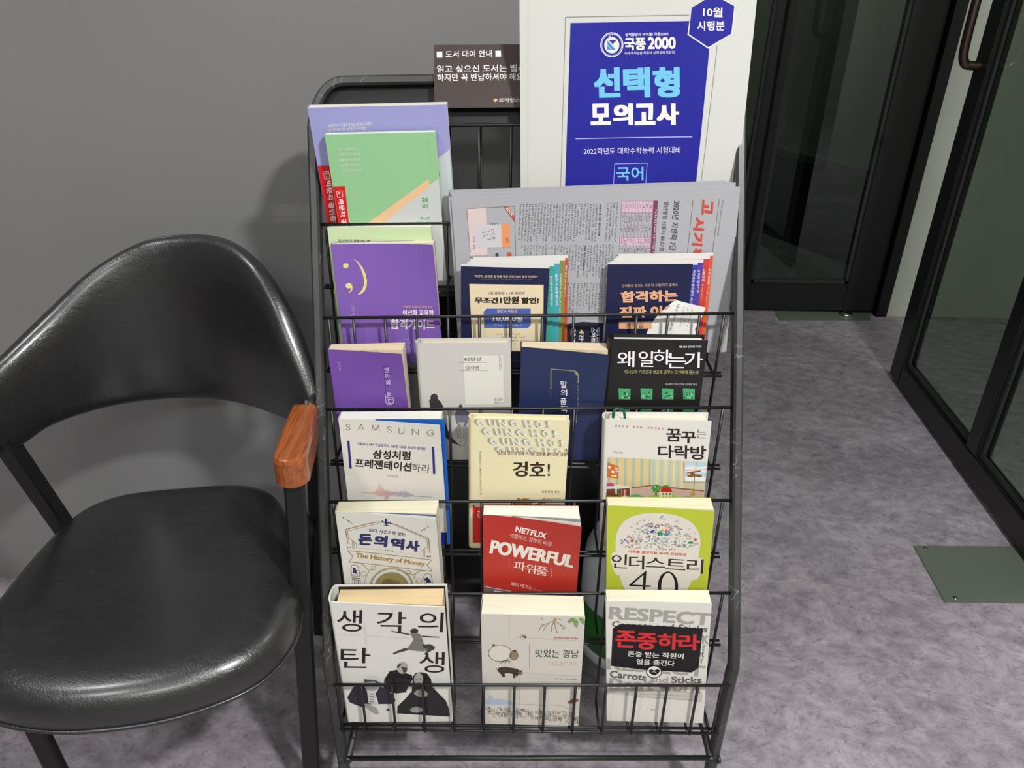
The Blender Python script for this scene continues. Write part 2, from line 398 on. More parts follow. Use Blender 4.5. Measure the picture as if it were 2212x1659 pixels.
def framed_pane(name, x0, x1, ls, rs, bot, top, y, zt=2.3, frame=None):
    d_ = bpy.data.objects.new(name, None); COL.objects.link(d_); d_['kind'] = 'structure'
    d_.location = ((x0+x1)/2, y, 0); WM[d_.name] = Matrix.Translation(Vector(((x0+x1)/2, y, 0)))
    fm = frame or BLACKF
    box('stile', (x0, y-.022, .012), (x0+ls, y+.022, zt), fm, d_, bev=.003)
    box('stile', (x1-rs, y-.022, .012), (x1, y+.022, zt), fm, d_, bev=.003)
    box('rail', (x0+ls, y-.022, .012), (x1-rs, y+.022, .012+bot), fm, d_, bev=.003)
    box('rail', (x0+ls, y-.022, zt-top), (x1-rs, y+.022, zt), fm, d_, bev=.003)
    for a, b in (((x0+ls, .012+bot), (x0+ls+.012, zt-top)), ((x1-rs-.012, .012+bot), (x1-rs, zt-top)), ((x0+ls, .012+bot), (x1-rs, .024+bot))):
        box('glazing_bead', (a[0], y-.016, a[1]), (b[0], y-.004, b[1]), M((40, 42, 42), .35, 1), d_)
    box('pane', (x0+ls, y-.003, .012+bot), (x1-rs, y+.003, zt-top), GLASS, d_)
    return d_
xgap = xa(1606, 569); xr_in = xa(1823, 621); xr_out = xa(1882, 673)-.010
framed_pane('door_1', xgap+.006, xr_out, .030, xr_out-xr_in, .115, .1, YF)
framed_pane('door_2', xgap-.85, xgap-.006, .10, .030, .115, .1, YF)
# black jamb on the far side, then the pale wall that shows as a strip
struct('trim_2', (xr_out+.004, YF-.05, 0), (xr_out+.046, YF+.06, 2.56), BLACKM)
struct('trim_3', (xgap-.86, YF-.04, 2.31), (xr_out+.04, YF+.04, 2.56), BLACKM)
struct('wall_end', (xr_out+.046, YF-.04, 0), (2.55, YF+.08, 2.56), PALE)
struct('wall_corridor', (2.25, .2, 0), (2.35, YF-.04, 2.56), PALE)
struct('trim_4', (WX-.02, 1.43, 0), (WX+.03, YF, 2.56), GREYWALL)
struct('wall_inner', (WX-.5, 4.4, 0), (2.6, 4.5, 2.56), PALE)
# added block in the dim room, imitating reflections in the far glass
b_ = thing('reflection_standin', 'dark block added behind the far glass door to imitate a reflection', 'stand-in block', (1.75, 3.9, 0))
bm = bmesh.new(); bm_box(bm, (1.15, 4.38, 0), (.26, 0, 0), (.62, -1.15, 0), (0, 0, .42)); bmesh.ops.recalc_face_normals(bm, faces=bm.faces)
obj('standin_body', bm, M((38, 38, 42), .6, 1), b_)
bm = bmesh.new(); bm_box(bm, (1.13, 4.38, .42), (.30, 0, 0), (.62, -1.17, 0), (0, 0, .03)); bmesh.ops.recalc_face_normals(bm, faces=bm.faces)
obj('standin_top', bm, M((88, 90, 90), .5, 1), b_)
# open glass door leaf standing across the corridor
A_ = gp(1919, 813); B_ = gp(2212, 1218); dd = nrm(B_-A_); nn = np.cross([0, 0, 1.0], dd)
BL_ = 1.06
Dm = Matrix(((dd[0], nn[0], 0, A_[0]), (dd[1], nn[1], 0, A_[1]), (0, 0, 1, 0), (0, 0, 0, 1)))
dr = bpy.data.objects.new('door_3', None); COL.objects.link(dr); dr['kind'] = 'structure'; dr.matrix_world = Dm; WM[dr.name] = Dm.copy()
def dbox(name, lo, hi, mat, bev=.003):
    o = box(name, lo, hi, mat, dr, bev=bev, local=True); return o
def dxz(px, py):
    h = hit(px, py, (A_, nn)) - A_; return float(h.dot(dd)), float(h[2])
FRD = M((26, 25, 27), .38, 1.0, spec=.45, bump=(300, .12))
xs, zb = dxz(1963, 794); xm0, _ = dxz(2088, 952); xm1, _z = dxz(2117, 952)
xs0 = xs-.045
dbox('stile', (0, 0, .012), (xs0, .045, 2.3), FRD)
dbox('stile', (BL_-.09, 0, .012), (BL_, .045, 2.3), FRD)
dbox('rail', (xs0, 0, .012), (BL_-.09, .045, zb-.015), FRD)
dbox('rail', (xs0, 0, 2.2), (BL_-.09, .045, 2.3), FRD)
dbox('mullion', (xm0, .0, zb-.015), (xm1, .045, 2.2), FRD)
for (p, q) in ((xs0, xm0), (xm1, BL_-.09)):
    dbox('pane', (p, .020, zb-.015), (q, .026, 2.2), GLASS, 0)
    for lo, hi in (((p, .010, zb-.015), (p+.018, .018, 2.2)), ((q-.018, .010, zb-.015), (q, .018, 2.2)), ((p+.018, .010, zb-.015), (q-.018, .018, zb+.003))):
        dbox('glazing_bead', lo, hi, M((52, 53, 52), .35, 1), .002)
# pull handle on the far stile of the open leaf
hx, hz = dxz(2150, 150)
hm = M((92, 80, 76), .3, 1, metal=.9)
pts = smoothpath([(.035, 0, hz), (.035, -.02, hz), (.035, -.040, hz+.004), (.035, -.052, hz+.03), (.035, -.055, hz+.10)], 5)+[np.array((.035, -.055, hz+.62))]
pts += [np.array(p) for p in smoothpath([(.035, -.055, hz+.62), (.035, -.052, hz+.68), (.035, -.03, hz+.70), (.035, 0, hz+.70)], 4)]
tube('door_handle', pts, .0125, hm, dr, n=12, local=True)
# floor spring cover plates
PLM = M((84, 92, 82), .36, 1.25, metal=.15, spec=.6, bump=(60, .2))
def cover_plate(name, q, label, screws):
    q = [np.array(p) for p in q]; c = sum(q)/4
    t = thing(name, label, 'floor plate', (c[0], c[1], 0))
    bm = bmesh.new(); vs = [bm.verts.new((p[0], p[1], .0005)) for p in q]; f = bm.faces.new(vs)
    if f.normal.z < 0: f.normal_flip()
    r = bmesh.ops.extrude_face_region(bm, geom=[f]); bmesh.ops.translate(bm, verts=[v for v in r['geom'] if isinstance(v, bmesh.types.BMVert)], vec=(0, 0, .0025))
    bmesh.ops.recalc_face_normals(bm, faces=bm.faces)
    bmesh.ops.bevel(bm, geom=[e for e in bm.edges if all(v.co.z > .002 for v in e.verts)], offset=.0012, segments=2, affect='EDGES')
    obj('plate', bm, PLM, t)
    for s in screws: tube('screw', [(s[0], s[1], .003), (s[0], s[1], .0038)], .005, M((120, 124, 118), .3, 1, metal=.8), t, n=14)
    return t
q = [gp(1972, 1180), gp(2225, 1182), gp(2250, 1304), gp(2040, 1302)]
cover_plate('floor_spring_cover', q, 'worn grey-green metal plate set in the floor beside the open glass door', [gp(1998, 1186), gp(2063, 1294)])
q = [gp(1670, 668), gp(1880, 668), gp(1880, 693), gp(1684, 693)]
fp = cover_plate('floor_spring_cover', q, 'dull metal plate set in the floor under the closed far glass door', [gp(1868, 684)])
p = gp(1826, 681); tube('pivot', [(p[0], p[1], .003), (p[0], p[1], .010)], .026, M((190, 186, 170), .2, 1, metal=1), fp, n=24)

# black low panel and bin behind the rack
pn = thing('black_cabinet', 'low black cabinet standing flat against the grey wall behind the book rack', 'cabinet', (.12, 1.27, 0))
CBM = M((9, 9, 11), .3, 1, spec=.4)
box('body', (-.135, 1.262, .045), (.308, 1.297, .70), CBM, pn, bev=.004)
box('plinth', (-.12, 1.268, 0), (.295, 1.297, .045), CBM, pn)
box('cabinet_door', (-.131, 1.252, .055), (.084, 1.262, .693), CBM, pn, bev=.002)
box('cabinet_door', (.088, 1.252, .055), (.304, 1.262, .693), CBM, pn, bev=.002)
# white and green bin
bc = gp(1349, 1385); rx = .098
bn = thing('waste_bin', 'rounded white and green plastic bin on the floor behind the rack', 'bin', (bc[0], bc[1], 0))
def lathe(name, prof, mat, parent, cx_, cy_, n=40, sx=1, sy=1, **kw):
    bm = bmesh.new(); rings = []
    for r_, z_ in prof: rings.append([bm.verts.new((cx_+r_*sx*math.cos(2*math.pi*k/n), cy_+r_*sy*math.sin(2*math.pi*k/n), z_)) for k in range(n)])
    for a, b in zip(rings, rings[1:]):
        for k in range(n): bm.faces.new((a[k], a[(k+1) % n], b[(k+1) % n], b[k]))
    bm.faces.new(rings[0][::-1]); bm.faces.new(rings[-1]); bmesh.ops.recalc_face_normals(bm, faces=bm.faces)
    return obj(name, bm, mat, parent, smooth=True, **kw)
WP = M((214, 222, 226), .3, 1.15); GP_ = M((48, 118, 52), .35, 1.3)
lathe('base_ring', [(.088, .0), (.094, .006), (.098, .03), (.0965, .034)], WP, bn, bc[0], bc[1])
lathe('green_body', [(.0945, .032), (.0955, .08), (.0945, .125), (.093, .135)], GP_, bn, bc[0], bc[1])
lathe('white_cover', [(.0945, .134), (.0965, .137), (.097, .19), (.093, .24), (.082, .27), (.060, .288), (.02, .294)], WP, bn, bc[0], bc[1])

# ------------------------------------------------------------------ the wire book rack
BARS = [((688, 276), (1590, 262)), ((692, 485), (1582, 473)), ((699, 687), (1575, 677)), ((705.6, 884.5), (1572.5, 880.5)), ((709, 1084.5), (1571.7, 1081)), ((713, 1283), (1572, 1281)), ((718, 1479), (1569.5, 1480.5))]
FLPX = [None, 617, 803, 1000, 1192, 1384, 1574]
AL = [lean(*a) for a, b in BARS]; AR = [lean(*b) for a, b in BARS]
DROP = [.095, .095, .085, .094, .094, .094, .097]
FLZ = [min(AL[k][2], AR[k][2])-DROP[k]+.003 for k in range(7)]
RK = thing('magazine_rack', 'leaning black wire display rack with seven tiers of books by the grey wall', 'rack', (.03, .85, 0))
RM = M((31, 32, 31), .47, 1.15, spec=.5, bump=(90, .15))
def worn_metal():
    m = bpy.data.materials.new('worn_black_metal'); m.use_nodes = True; nt = m.node_tree; b = nt.nodes['Principled BSDF']; L = nt.links.new
    tc = nt.nodes.new('ShaderNodeTexCoord'); n = nt.nodes.new('ShaderNodeTexNoise'); n.inputs['Scale'].default_value = 9; n.inputs['Detail'].default_value = 5; L(tc.outputs['Object'], n.inputs['Vector'])
    w = nt.nodes.new('ShaderNodeTexWave'); w.inputs['Scale'].default_value = 14; w.inputs['Distortion'].default_value = 28; w.inputs['Detail'].default_value = 3; L(tc.outputs['Object'], w.inputs['Vector'])
    r0 = ramp(nt, [(.35, (.017, .0175, .017)), (.7, (.034, .035, .033))]); L(n.outputs['Fac'], r0.inputs[0])
    r1 = ramp(nt, [(.985, (0, 0, 0)), (1, (1, 1, 1))]); L(w.outputs['Fac'], r1.inputs[0])
    r2 = ramp(nt, [(.52, (0, 0, 0)), (.66, (1, 1, 1))]); L(n.outputs['Fac'], r2.inputs[0])
    mu = nt.nodes.new('ShaderNodeMixRGB'); mu.blend_type = 'MULTIPLY'; mu.inputs[0].default_value = 1; L(r1.outputs[0], mu.inputs[1]); L(r2.outputs[0], mu.inputs[2])
    mx = nt.nodes.new('ShaderNodeMixRGB'); L(mu.outputs[0], mx.inputs[0]); L(r0.outputs[0], mx.inputs[1]); mx.inputs[2].default_value = (.22, .22, .21, 1)
    L(mx.outputs[0], b.inputs['Base Color']); b.inputs['Roughness'].default_value = .45; b.inputs['Specular IOR Level'].default_value = .55
    return m
FT = worn_metal()
WR = M((21, 21, 21), .4, 1.1, spec=.5)
lat = nrm(sum(AR)-sum(AL)); lat0 = nrm([lat[0], lat[1], 0])
upl = nrm((AL[0]+AR[0])-(AL[6]+AR[6])); npl = nrm(np.cross(lat, upl))
if npl[1] > 0: npl = -npl
def frame_tube():
    L0 = lean(711, 1445); L1 = lean(677, 275); R0 = lean(1585, 1440); R1 = lean(1598, 262)
    TL_, TR_ = lean(745, 178), lean(1540, 165)
    pts = []; la = []; de = []
    def put(p, l, d_): pts.append(p); la.append(l); de.append(d_)
    back = np.array([0, 1, 0.0])
    put(np.array([L0[0]+.004, L0[1]-.001, .0]), lat0, -back); put(np.array([L0[0]+.002, L0[1]-.001, L0[2]-.02]), lat0, -back)
    put(L0+np.array([0, .002, .0]), lat0, nrm(-back+npl)); put(L0+upl*.025, lat0, npl)
    for k in range(1, 5): put(L0+(L1-L0)*(.03+.97*k/4), lat, npl)
    cor = lean(690, 180); m = 10
    for k in range(1, m+1):
        t = k/m; p = (1-t)**2*L1+2*t*(1-t)*cor+t*t*TL_; tg = nrm(2*(1-t)*(cor-L1)+2*t*(TL_-cor)); put(p, nrm(np.cross(tg, -npl)), npl)
    for k in range(1, 4): put(TL_+(TR_-TL_)*k/4, la[-1], npl)
    cor = lean(1604, 164); put(TR_, la[-1], npl)
    for k in range(1, m+1):
        t = k/m; p = (1-t)**2*TR_+2*t*(1-t)*cor+t*t*R1; tg = nrm(2*(1-t)*(cor-TR_)+2*t*(R1-cor)); put(p, nrm(np.cross(tg, -npl)), npl)
    ll = la[-1]
    for k in range(1, 5): put(R1+(R0-R1)*(.97*k/4), ll, npl)
    put(R0+np.array([0, .002, 0]), -lat0, nrm(-back+npl)); put(np.array([R0[0]-.002, R0[1]-.001, R0[2]-.02]), -lat0, -back)
    put(np.array([R0[0]-.004, R0[1]-.001, 0]), -lat0, -back)
    # keep the profile turning the same way
    for i in range(1, len(la)):
        if np.dot(la[i], la[i-1]) < 0: la[i] = -np.array(la[i])
    return sweep('frame_tube', pts, la, de, .0135, .022, FT, RK, bev=.003), pts
ft, fpts = frame_tube()
# header plate under the top of the frame
h0, h1, h2, h3 = lean(697, 200), lean(1588, 188), lean(1588, 258), lean(694, 270)
bm = bmesh.new(); o_ = npl*-.004
corners = [h3, h2, h1, h0]
vs = [bm.verts.new(V(p+o_)) for p in [h3, h2, h1+np.array([0, 0, -.0]), lean(1560, 176), lean(735, 188), h0]]
f = bm.faces.new(vs); r = bmesh.ops.extrude_face_region(bm, geom=[f]); bmesh.ops.translate(bm, verts=[v for v in r['geom'] if isinstance(v, bmesh.types.BMVert)], vec=V(-npl*.0012)); bmesh.ops.recalc_face_normals(bm, faces=bm.faces)
obj('header_plate', bm, M((17, 17, 18), .5, 1), RK)
HB = .0024
for k in range(7):
    tube('tier_bar', [AL[k]-lat*.006, AR[k]+lat*.006], HB, WR, RK)
    e = AR[k]-AL[k]
    for j, (dy, dz) in enumerate(((0, 0), (.0075, .0015))):
        a = AL[k]+np.array([0, dy, 0]); b = AR[k]+np.array([0, dy, 0]); a[2] = FLZ[k]+dz-.003; b[2] = FLZ[k]+dz-.003
        tube('floor_bar', [a-lat0*.004, b+lat0*.004], HB*.9, WR, RK)
# bent wires: down the front of a tier, on down as the back of the next, then forward as its floor
US = [(763+68.1*i-699)/(1575-699) for i in range(12)]
US = [.012]+US+[.988]
wire_src = {}
for k in range(7):
    for i, u in enumerate(US):
        p = AL[k]*(1-u)+AR[k]*u
        if k < 6: zb_ = FLZ[k+1]-.003; q = AL[k+1]*(1-u)+AR[k+1]*u; yf = q[1]-.001
        if k == 6:
            pts = [p+[0, .0, .001], np.array([p[0], p[1], FLZ[6]-.006])]
        else:
            yb = p[1]+.001
            pts = [p+[0, .0, .001], np.array([p[0], p[1], FLZ[k]-.003]), np.array([p[0], yb, zb_+.012]), np.array([p[0], yb-.0, zb_+.004]), np.array([p[0], yb-.004, zb_]), np.array([p[0], (yb+yf)/2, zb_]), np.array([p[0], yf, zb_])]
        tube('wire', pts, .0021, WR, RK, n=6)
# back panel of the top tier
for i, u in enumerate(US):
    p = AL[0]*(1-u)+AR[0]*u; zb_ = FLZ[0]-.003
    tube('wire', [np.array([p[0], p[1]+.055, zb_+.10]), np.array([p[0], p[1]+.055, zb_+.006]), np.array([p[0], p[1]+.05, zb_]), np.array([p[0], p[1], zb_])], .0021, WR, RK, n=6)
a = AL[0]+np.array([0, .055, .006]); b = AR[0]+np.array([0, .055, .006]); tube('tier_bar', [a, b], HB, WR, RK)
# base rails
zr = .108; pl_ = vplane(AL[6], AR[6])
fl_ = hit(752, 1638, pl_); fr_ = hit(1536, 1637, pl_); zr = fl_[2]
tube('cross_rail', [fl_-lat0*.002, fr_+lat0*.002], .0042, WR, RK, n=10)
for p, s in ((fl_, -1), (fr_, 1)):
    tube('side_rail', [p+np.array([0, -.004, -.002]), p+np.array([0, .40, -.002])], .0060, RM, RK, n=10)
    tube('bolt', [p+np.array([-.010*s*-1, -.001, -.002]), p+np.array([.014*s, -.001, -.002])], .0065, RM, RK, n=10)
    bk = p+np.array([0, .40, 0])
    tube('rear_leg', [np.array([bk[0], bk[1], 0]), np.array([bk[0], bk[1], .5]), np.array([bk[0], bk[1]-.02, .95])], .007, RM, RK, n=10)
tube('cross_rail', [fl_+np.array([0, .40, 0]), fr_+np.array([0, .40, 0])], .006, RM, RK, n=10)
# spine of each rack side between the frame and the tiers
# ------------------------------------------------------------------ books
CREAM = (244, 239, 217); WHITE = (247, 246, 237); TAN = (240, 214, 166)
def tierframe(k, d=.005, back=4.0):
    a, b = AL[k], AR[k]; e = nrm([b[0]-a[0], b[1]-a[1], 0])
    th = math.radians(back); out = np.array([e[1], -e[0], 0.0]); 
    n = nrm(out*math.cos(th)+np.array([0, 0, math.sin(th)]))
    p = np.array([a[0], a[1], FLZ[k]])-out*d
    return p, n
class Book: pass
def book(label, k, TL, TR, T, col, pages=CREAM, B=0.0, d=.006, back=3.5, hard=False, H=None, pw=1.6, q=.9, spine=None, pfrac=.45, name='book', cat='book', group='books in the wire rack', backcol=None, rough=.38, openb=0.0, vt=0.0, flush=.0, yaw=0, endp=None):
    p, n = tierframe(k, d, back)
    if yaw:
        p = hit(*TL, (p, n)); n = np.array((Matrix.Rotation(math.radians(-yaw), 3, 'Z') @ V(n))[:])
    O = hit(*TL, (p, n)); Q = hit(*TR, (p, n)); w = np.linalg.norm(Q-O); ex = (Q-O)/w
    ey = np.cross(n, ex); ey = -ey if ey[2] > 0 else ey
    zf = FLZ[k]+.0018
    hmax = min((O[2]-zf)/(-ey[2]), (Q[2]-zf)/(-ey[2]))
    if H is None: H = hmax
    off = lambda u, v: B*(max(u, 0)/w)**pw*max(0, 1-v/H)**q
    S = Sheet(O, ex, ey, n, w, H, off)
    base = O+ex*w/2+ey*H
    m = Matrix.Identity(4)
    for i in range(3): m[i][3] = float(base[i])
    t = thing(name, label, cat, base, m, group)
    cm = M(col, rough, spec=.4) if isinstance(col, tuple) else col
    bk = M(backcol or (col if isinstance(col, tuple) else (220, 215, 205)), rough)
    ct = .0022 if hard else .0006
    io = .004 if hard else flush
    r_ = T*.42 if hard else 0
    eg = endp[1] if endp else 0
    if endp:
        slab('endpaper', S, lambda u, v: off(u, v)-ct-.0001, lambda u, v: off(u, v)-ct-.0008, .004, w-.003, .002, H-.002, M(endp[0], .5), t)
        slab('endpaper', S, lambda u, v: -T+ct+.0008, lambda u, v: -T+ct+.0001, .004, w-.003, .002, H-.002, M(endp[0], .5), t, nu=2, nv=2)
    slab('pages', S, lambda u, v: off(u, v)*pfrac-ct-.0001-eg, lambda u, v: -T+ct+.0001+eg, .002+r_*.35 if hard else .0007, w-io-.0005, io+vt+.0004, H-io, pages_mat(pages), t)
    slab('front_cover', S, lambda u, v: off(u, v), lambda u, v: off(u, v)-ct, 0 if not hard else .001, w, 0, H, cm, t)
    slab('back_cover', S, lambda u, v: -T+ct+openb*0, lambda u, v: -T, 0 if not hard else .001, w+flush*0, 0, H, bk, t, nu=2, nv=2)
    sm = M(spine, rough) if spine else cm
    # spine: gentle arc for hard covers, flat for paperbacks
    bm = bmesh.new(); N = 8; rings = []
    for i in range(N+1):
        a = math.pi*i/N; tt = -T/2+T/2*math.cos(a); bul = (.0055 if hard else .0009)*math.sin(a)
        for j, (vv) in enumerate((0, H)):
            pass
        po = S.P(-bul, 0, tt); pi = S.P(-bul+ct, 0, tt*.98-T*.01)
        rings.append([bm.verts.new(V(x)) for x in (po, po+ey*H, pi+ey*H, pi)])
    for a, b in zip(rings, rings[1:]):
        for x in range(4): bm.faces.new((a[x], a[(x+1) % 4], b[(x+1) % 4], b[x]))
    bm.faces.new(rings[0]); bm.faces.new(rings[-1][::-1]); bmesh.ops.recalc_face_normals(bm, faces=bm.faces)
    obj('spine', bm, sm, t)
    S.t = t; S.T = T
    # a sheet for print on the spine
    return S
def spine_sheet(S): return Sheet(S.O-S.n*S.T, S.n, S.ey, -S.ex, S.T, S.h)
def flap(S, col, frac, u0, v0, name='cover_flap', dv=0.0, u1=None):
    """a sheet lying between the pages and the front cover"""
    w, H = S.w, S.h; f = lambda u, v: S.off(u, v)*frac-.001
    slab(name, S, f, lambda u, v: f(u, v)-.0005, u0*w, (u1 if u1 else 1.0)*w, v0, H, M(col, .4), S.t)

K0 = (28, 24, 24)
# --- tier 1
s = book('large lavender exam workbook with red corner, rearmost at the top of the rack', 1, (664, 233), (965, 226), .013, (160, 160, 212), CREAM, 0.0005, d=.031, back=-8, backcol=(190, 200, 215), group='exam books in the upper tiers')
s.poly((205, 212, 212), [(947, 341), (975, 321), (990, 620), (760, 620), (800, 440)], 1)
s.poly((214, 32, 34), [(680, 358), (722, 357), (760, 625), (718, 625)], 2)
s.text('#효율적인 기출문제학습 #집중 문제풀이', (236, 236, 245), (710, 276), (804, 271), 8, .012)
s.text('#부동산학개론 #민법·민사특별법', (236, 236, 245), (711, 285), (790, 281), 8, .012)
s.text('박문각 공인중개사', (245, 235, 230), (703, 391), (718, 507), 12.5, .05)
s.line((240, 220, 215), [(699, 371), (710, 370), (713, 386), (701, 387)], 1, 3, True)
s.scrib((238, 220, 215), (701, 372), (704, 386), 7)
s.scrib((190, 192, 226), (944, 243), (948, 300), 5)
s.ring((60, 120, 150), 945, 378, 4, 7, 2)
s.build('cover_print', s.t)
s = book('green exam book with an orange stripe and red corner, before the lavender one', 1, (701, 291), (940, 285), .009, (150, 202, 148), WHITE, .0005, d=.010, back=-6.5, group='exam books in the upper tiers')
s.poly((206, 208, 204), [(948, 386), (972, 625), (590, 625)], 1)
s.poly((236, 196, 150), [(926, 386), (928, 402), (820, 488), (786, 488)], 2)
s.poly((214, 32, 34), [(716, 403), (745, 402), (762, 560), (735, 560)], 2)
for i, (tx, x1) in enumerate((('#공부 계획세우기', 773), ('#학원·인강 선택법', 777), ('#출제 유형별 분석', 777), ('#과목별 공부 방법', 778), ('#실전 노트 정리법', 780))):
    s.text(tx, (214, 236, 214), (732+i*1.6, 326+i*11.7), (x1, 325+i*11.7), 7.5, .012)
s.text('박문각 공인', (245, 235, 230), (730, 430), (740, 499), 11.5, .05)
s.line((240, 220, 215), [(727, 413), (739, 412), (741, 425), (729, 426)], 1, 3, True); s.scrib((238, 220, 215), (730, 414), (732, 425), 8)
s.text('20', (92, 176, 110), (911, 436), (925, 436), 9.5, .06); s.text('21', (92, 176, 110), (912, 448.5), (925, 448), 9, .06)
s.text('제32회', (112, 182, 130), (907, 475), (928, 475), 7, .03)
s.scrib((120, 180, 140), (897, 483), (926, 482), 5)
s.scrib((170, 214, 150), (924, 304), (927, 356), 5)
s.build('cover_print', s.t)
# --- tier 2, left
s = book('pale green exam book with a blank cover top, behind the purple winking-face book', 2, (707, 492), (932, 488), .016, (196, 216, 168), (245, 250, 232), .009, d=.028, back=4, pfrac=.6, q=1.3, group='exam books in the upper tiers')
s.text('2021학년도 중등임용시험', (70, 80, 70), (730, 522), (800, 524), 6, .012)
s.build('cover_print', s.t)
s = book('purple exam book with a yellow winking face drawn on its cover', 2, (715, 528), (938, 521), .009, (126, 92, 174), (247, 240, 205), .022, d=.012, back=4.5, pw=2.2, pfrac=.5, q=1.5, group='exam books in the upper tiers')
YL = (228, 214, 136)
s.ell(YL, 747, 574, 6, 5.5, 2)
s.ell(YL, 753.5, 617, 7, 6, 2); s.poly(YL, [(759.5, 613), (762, 620), (761, 627), (757, 631), (752, 631.5), (757, 628), (758.5, 622)], 3)
arc1 = [(761, 557), (773, 565), (783, 577), (790, 592), (793, 607), (792, 618), (788, 628), (780, 635), (772, 637)]
arc2 = [(777, 632), (783, 625), (786, 616), (786.5, 606), (784, 593), (779, 579), (771, 566)]
s.poly(YL, arc1+arc2, 2)
s.text('서울대 정통파 해법강의', (206, 166, 172), (870, 666), (934, 667), 6.5, .02)
s.text('이선화 교육학', (232, 226, 232), (870, 682), (937, 682), 13, .05, .03)
s.text('합격가이드', (232, 226, 232), (843, 711), (939, 712), 22, .06, .03)
s.line((150, 120, 190), [(850, 721), (938, 722)], 1)
for i in range(5): s.scrib((196, 176, 214), (862+i*.6, 736+i*6.2), (910 if i < 3 else 896, 736+i*6.2), 4.6)
s.scrib((206, 186, 214), (761, 658), (764, 735), 5); s.scrib((206, 150, 170), (757, 658), (760, 735), 3.5)
s.scrib((40, 24, 60), (880, 790), (905, 790), 6)
s.build('cover_print', s.t)
# --- tier 3
s = book('small purple paperback with a boxed vertical title, under the winking-face book', 3, (708, 755), (872, 751), .021, (116, 78, 164), (246, 226, 190), .023, d=.012, back=3, pw=1.1, pfrac=.35, q=1.5)
TW = (226, 212, 234)
s.vert('언어의', TW, 834, 793, 839, 834, 9, .02); s.vert('온도', TW, 839, 848, 843, 876, 10, .02)
s.line((84, 52, 124), [(829, 791), (842, 793)], 1); s.line((84, 52, 124), [(829, 791), (835, 868)], 1)
for y in (806, 819, 832): s.line((84, 52, 124), [(830, y), (844, y+1)], 1)
s.line(TW, [(833, 853), (834, 871), (848, 872), (850, 868), (849, 858)], 1.2); s.line(TW, [(834, 858), (846, 859)], 1)
s.vert('이기주', (200, 182, 214), 732, 781, 735, 803, 4.5)
s.scrib((190, 170, 204), (746, 885), (748, 893), 5)
s.build('cover_print', s.t)
s = book('grey hardcover with a drawn woman and a white title panel on the cover', 3, (904, 742), (1103, 740), .019, (196, 193, 186), (246, 232, 200), .002, d=.007, back=2.5, hard=True, pfrac=.5)
s.poly((216, 214, 205), [(1001, 768), (1087, 768), (1088, 874), (1005, 874)], 1)
s.text('82년생', (72, 70, 66), (1003, 780), (1038, 780), 8.5, .004); s.text('김지영', (72, 70, 66), (1005, 798), (1035, 798), 8.5, .004)
for y in (783, 800.5): s.line((150, 148, 140), [(992, y), (1056, y)], .8)
s.text('조남주', (90, 88, 84), (1067, 866), (1086, 866), 6, 0); s.text('장편소설', (90, 88, 84), (1067, 872.5), (1086, 872.5), 4.5, 0)
s.line((150, 148, 140), [(1078, 767), (1079, 802)], .8); s.scrib((120, 118, 112), (1080, 771), (1081.5, 802), 3.6)
DK = (54, 52, 54)
s.ell(DK, 938, 858, 8, 7.5, 2)
s.poly(DK, [(927, 864), (934, 859), (945, 861), (952, 868), (958, 879), (955, 888), (958, 903), (966, 925), (975, 945), (992, 961), (980, 958), (962, 944), (950, 925), (936, 905), (930, 884)], 2)
s.ell((66, 64, 66), 995, 878, 4, 4.5, 2); s.poly((66, 64, 66), [(993, 880), (997, 880), (996, 888), (994, 888)], 2)
s.poly((106, 106, 122), [(989, 885), (1003, 884), (1012, 889), (1014, 899), (1009, 916), (1002, 923), (1004, 912), (988, 912), (992, 921), (996, 923), (986, 914), (983, 900), (984, 890)], 2)
for i in range(9): s.line((116, 112, 108), [(989+i*2.1, 913), (985+i*3.2, 946)], .7)
s.line((116, 112, 108), [(985, 946), (1012, 947)], .7); s.line((116, 112, 108), [(995, 947), (994, 962), (1002, 964), (1008, 948)], .7)
s.line((40, 38, 38), [(975, 945), (985, 955), (994, 963)], 1.6)
s.build('cover_print', s.t)
s = book('navy blue paperback with a thin gold bracket around its title', 3, (1126, 749), (1313, 753), .022, (35, 46, 84), (244, 226, 192), .022, d=.012, back=2.5, pw=1.0, pfrac=.35, q=1.5)
GD = (150, 142, 112)
s.line(GD, [(1190, 841), (1190, 797), (1240, 801)], 2); s.poly(GD, [(1240, 799), (1248, 804), (1250, 809), (1244, 810), (1241, 805)], 2); s.line(GD, [(1249, 808), (1249, 827)], 2)
s.vert('말의', (224, 224, 224), 1218, 823, 1218, 858, 14, .02); s.vert('품격', (224, 224, 224), 1217, 860, 1218, 893, 14, .02)
s.scrib((150, 142, 112), (1246, 830), (1247, 876), 4); s.scrib((120, 118, 120), (1187, 844), (1188, 862), 3.5)
s.line(GD, [(1247, 880), (1245, 914)], 1.5)
s.build('cover_print', s.t)
s = book('black hardcover with a white title and four small green pictures', 3, (1322, 733), (1529, 735), .021, (27, 26, 25), WHITE, .002, d=.007, back=2.5, hard=True, pfrac=.5)
for ch, a, b, y, h in (('왜', 1333, 1370, 792, 34), ('일', 1379, 1411, 792, 34), ('하', 1411, 1449, 787, 32), ('는', 1440, 1481, 795, 33), ('가', 1478, 1518, 794, 34)):
    s.text(ch, (244, 232, 232), (a, y), (b, y+.5), h, .014, .0, res=3)
s.text('이나모리 가즈오가 성공을 꿈꾸는 당신에게 묻는다', (178, 168, 110), (1349, 807), (1509, 808.5), 8.5, .02, .005)
s.text('서돌 CEO 인사이트 시리즈', (214, 214, 208), (1466, 751.5), (1515, 751), 5, .03)
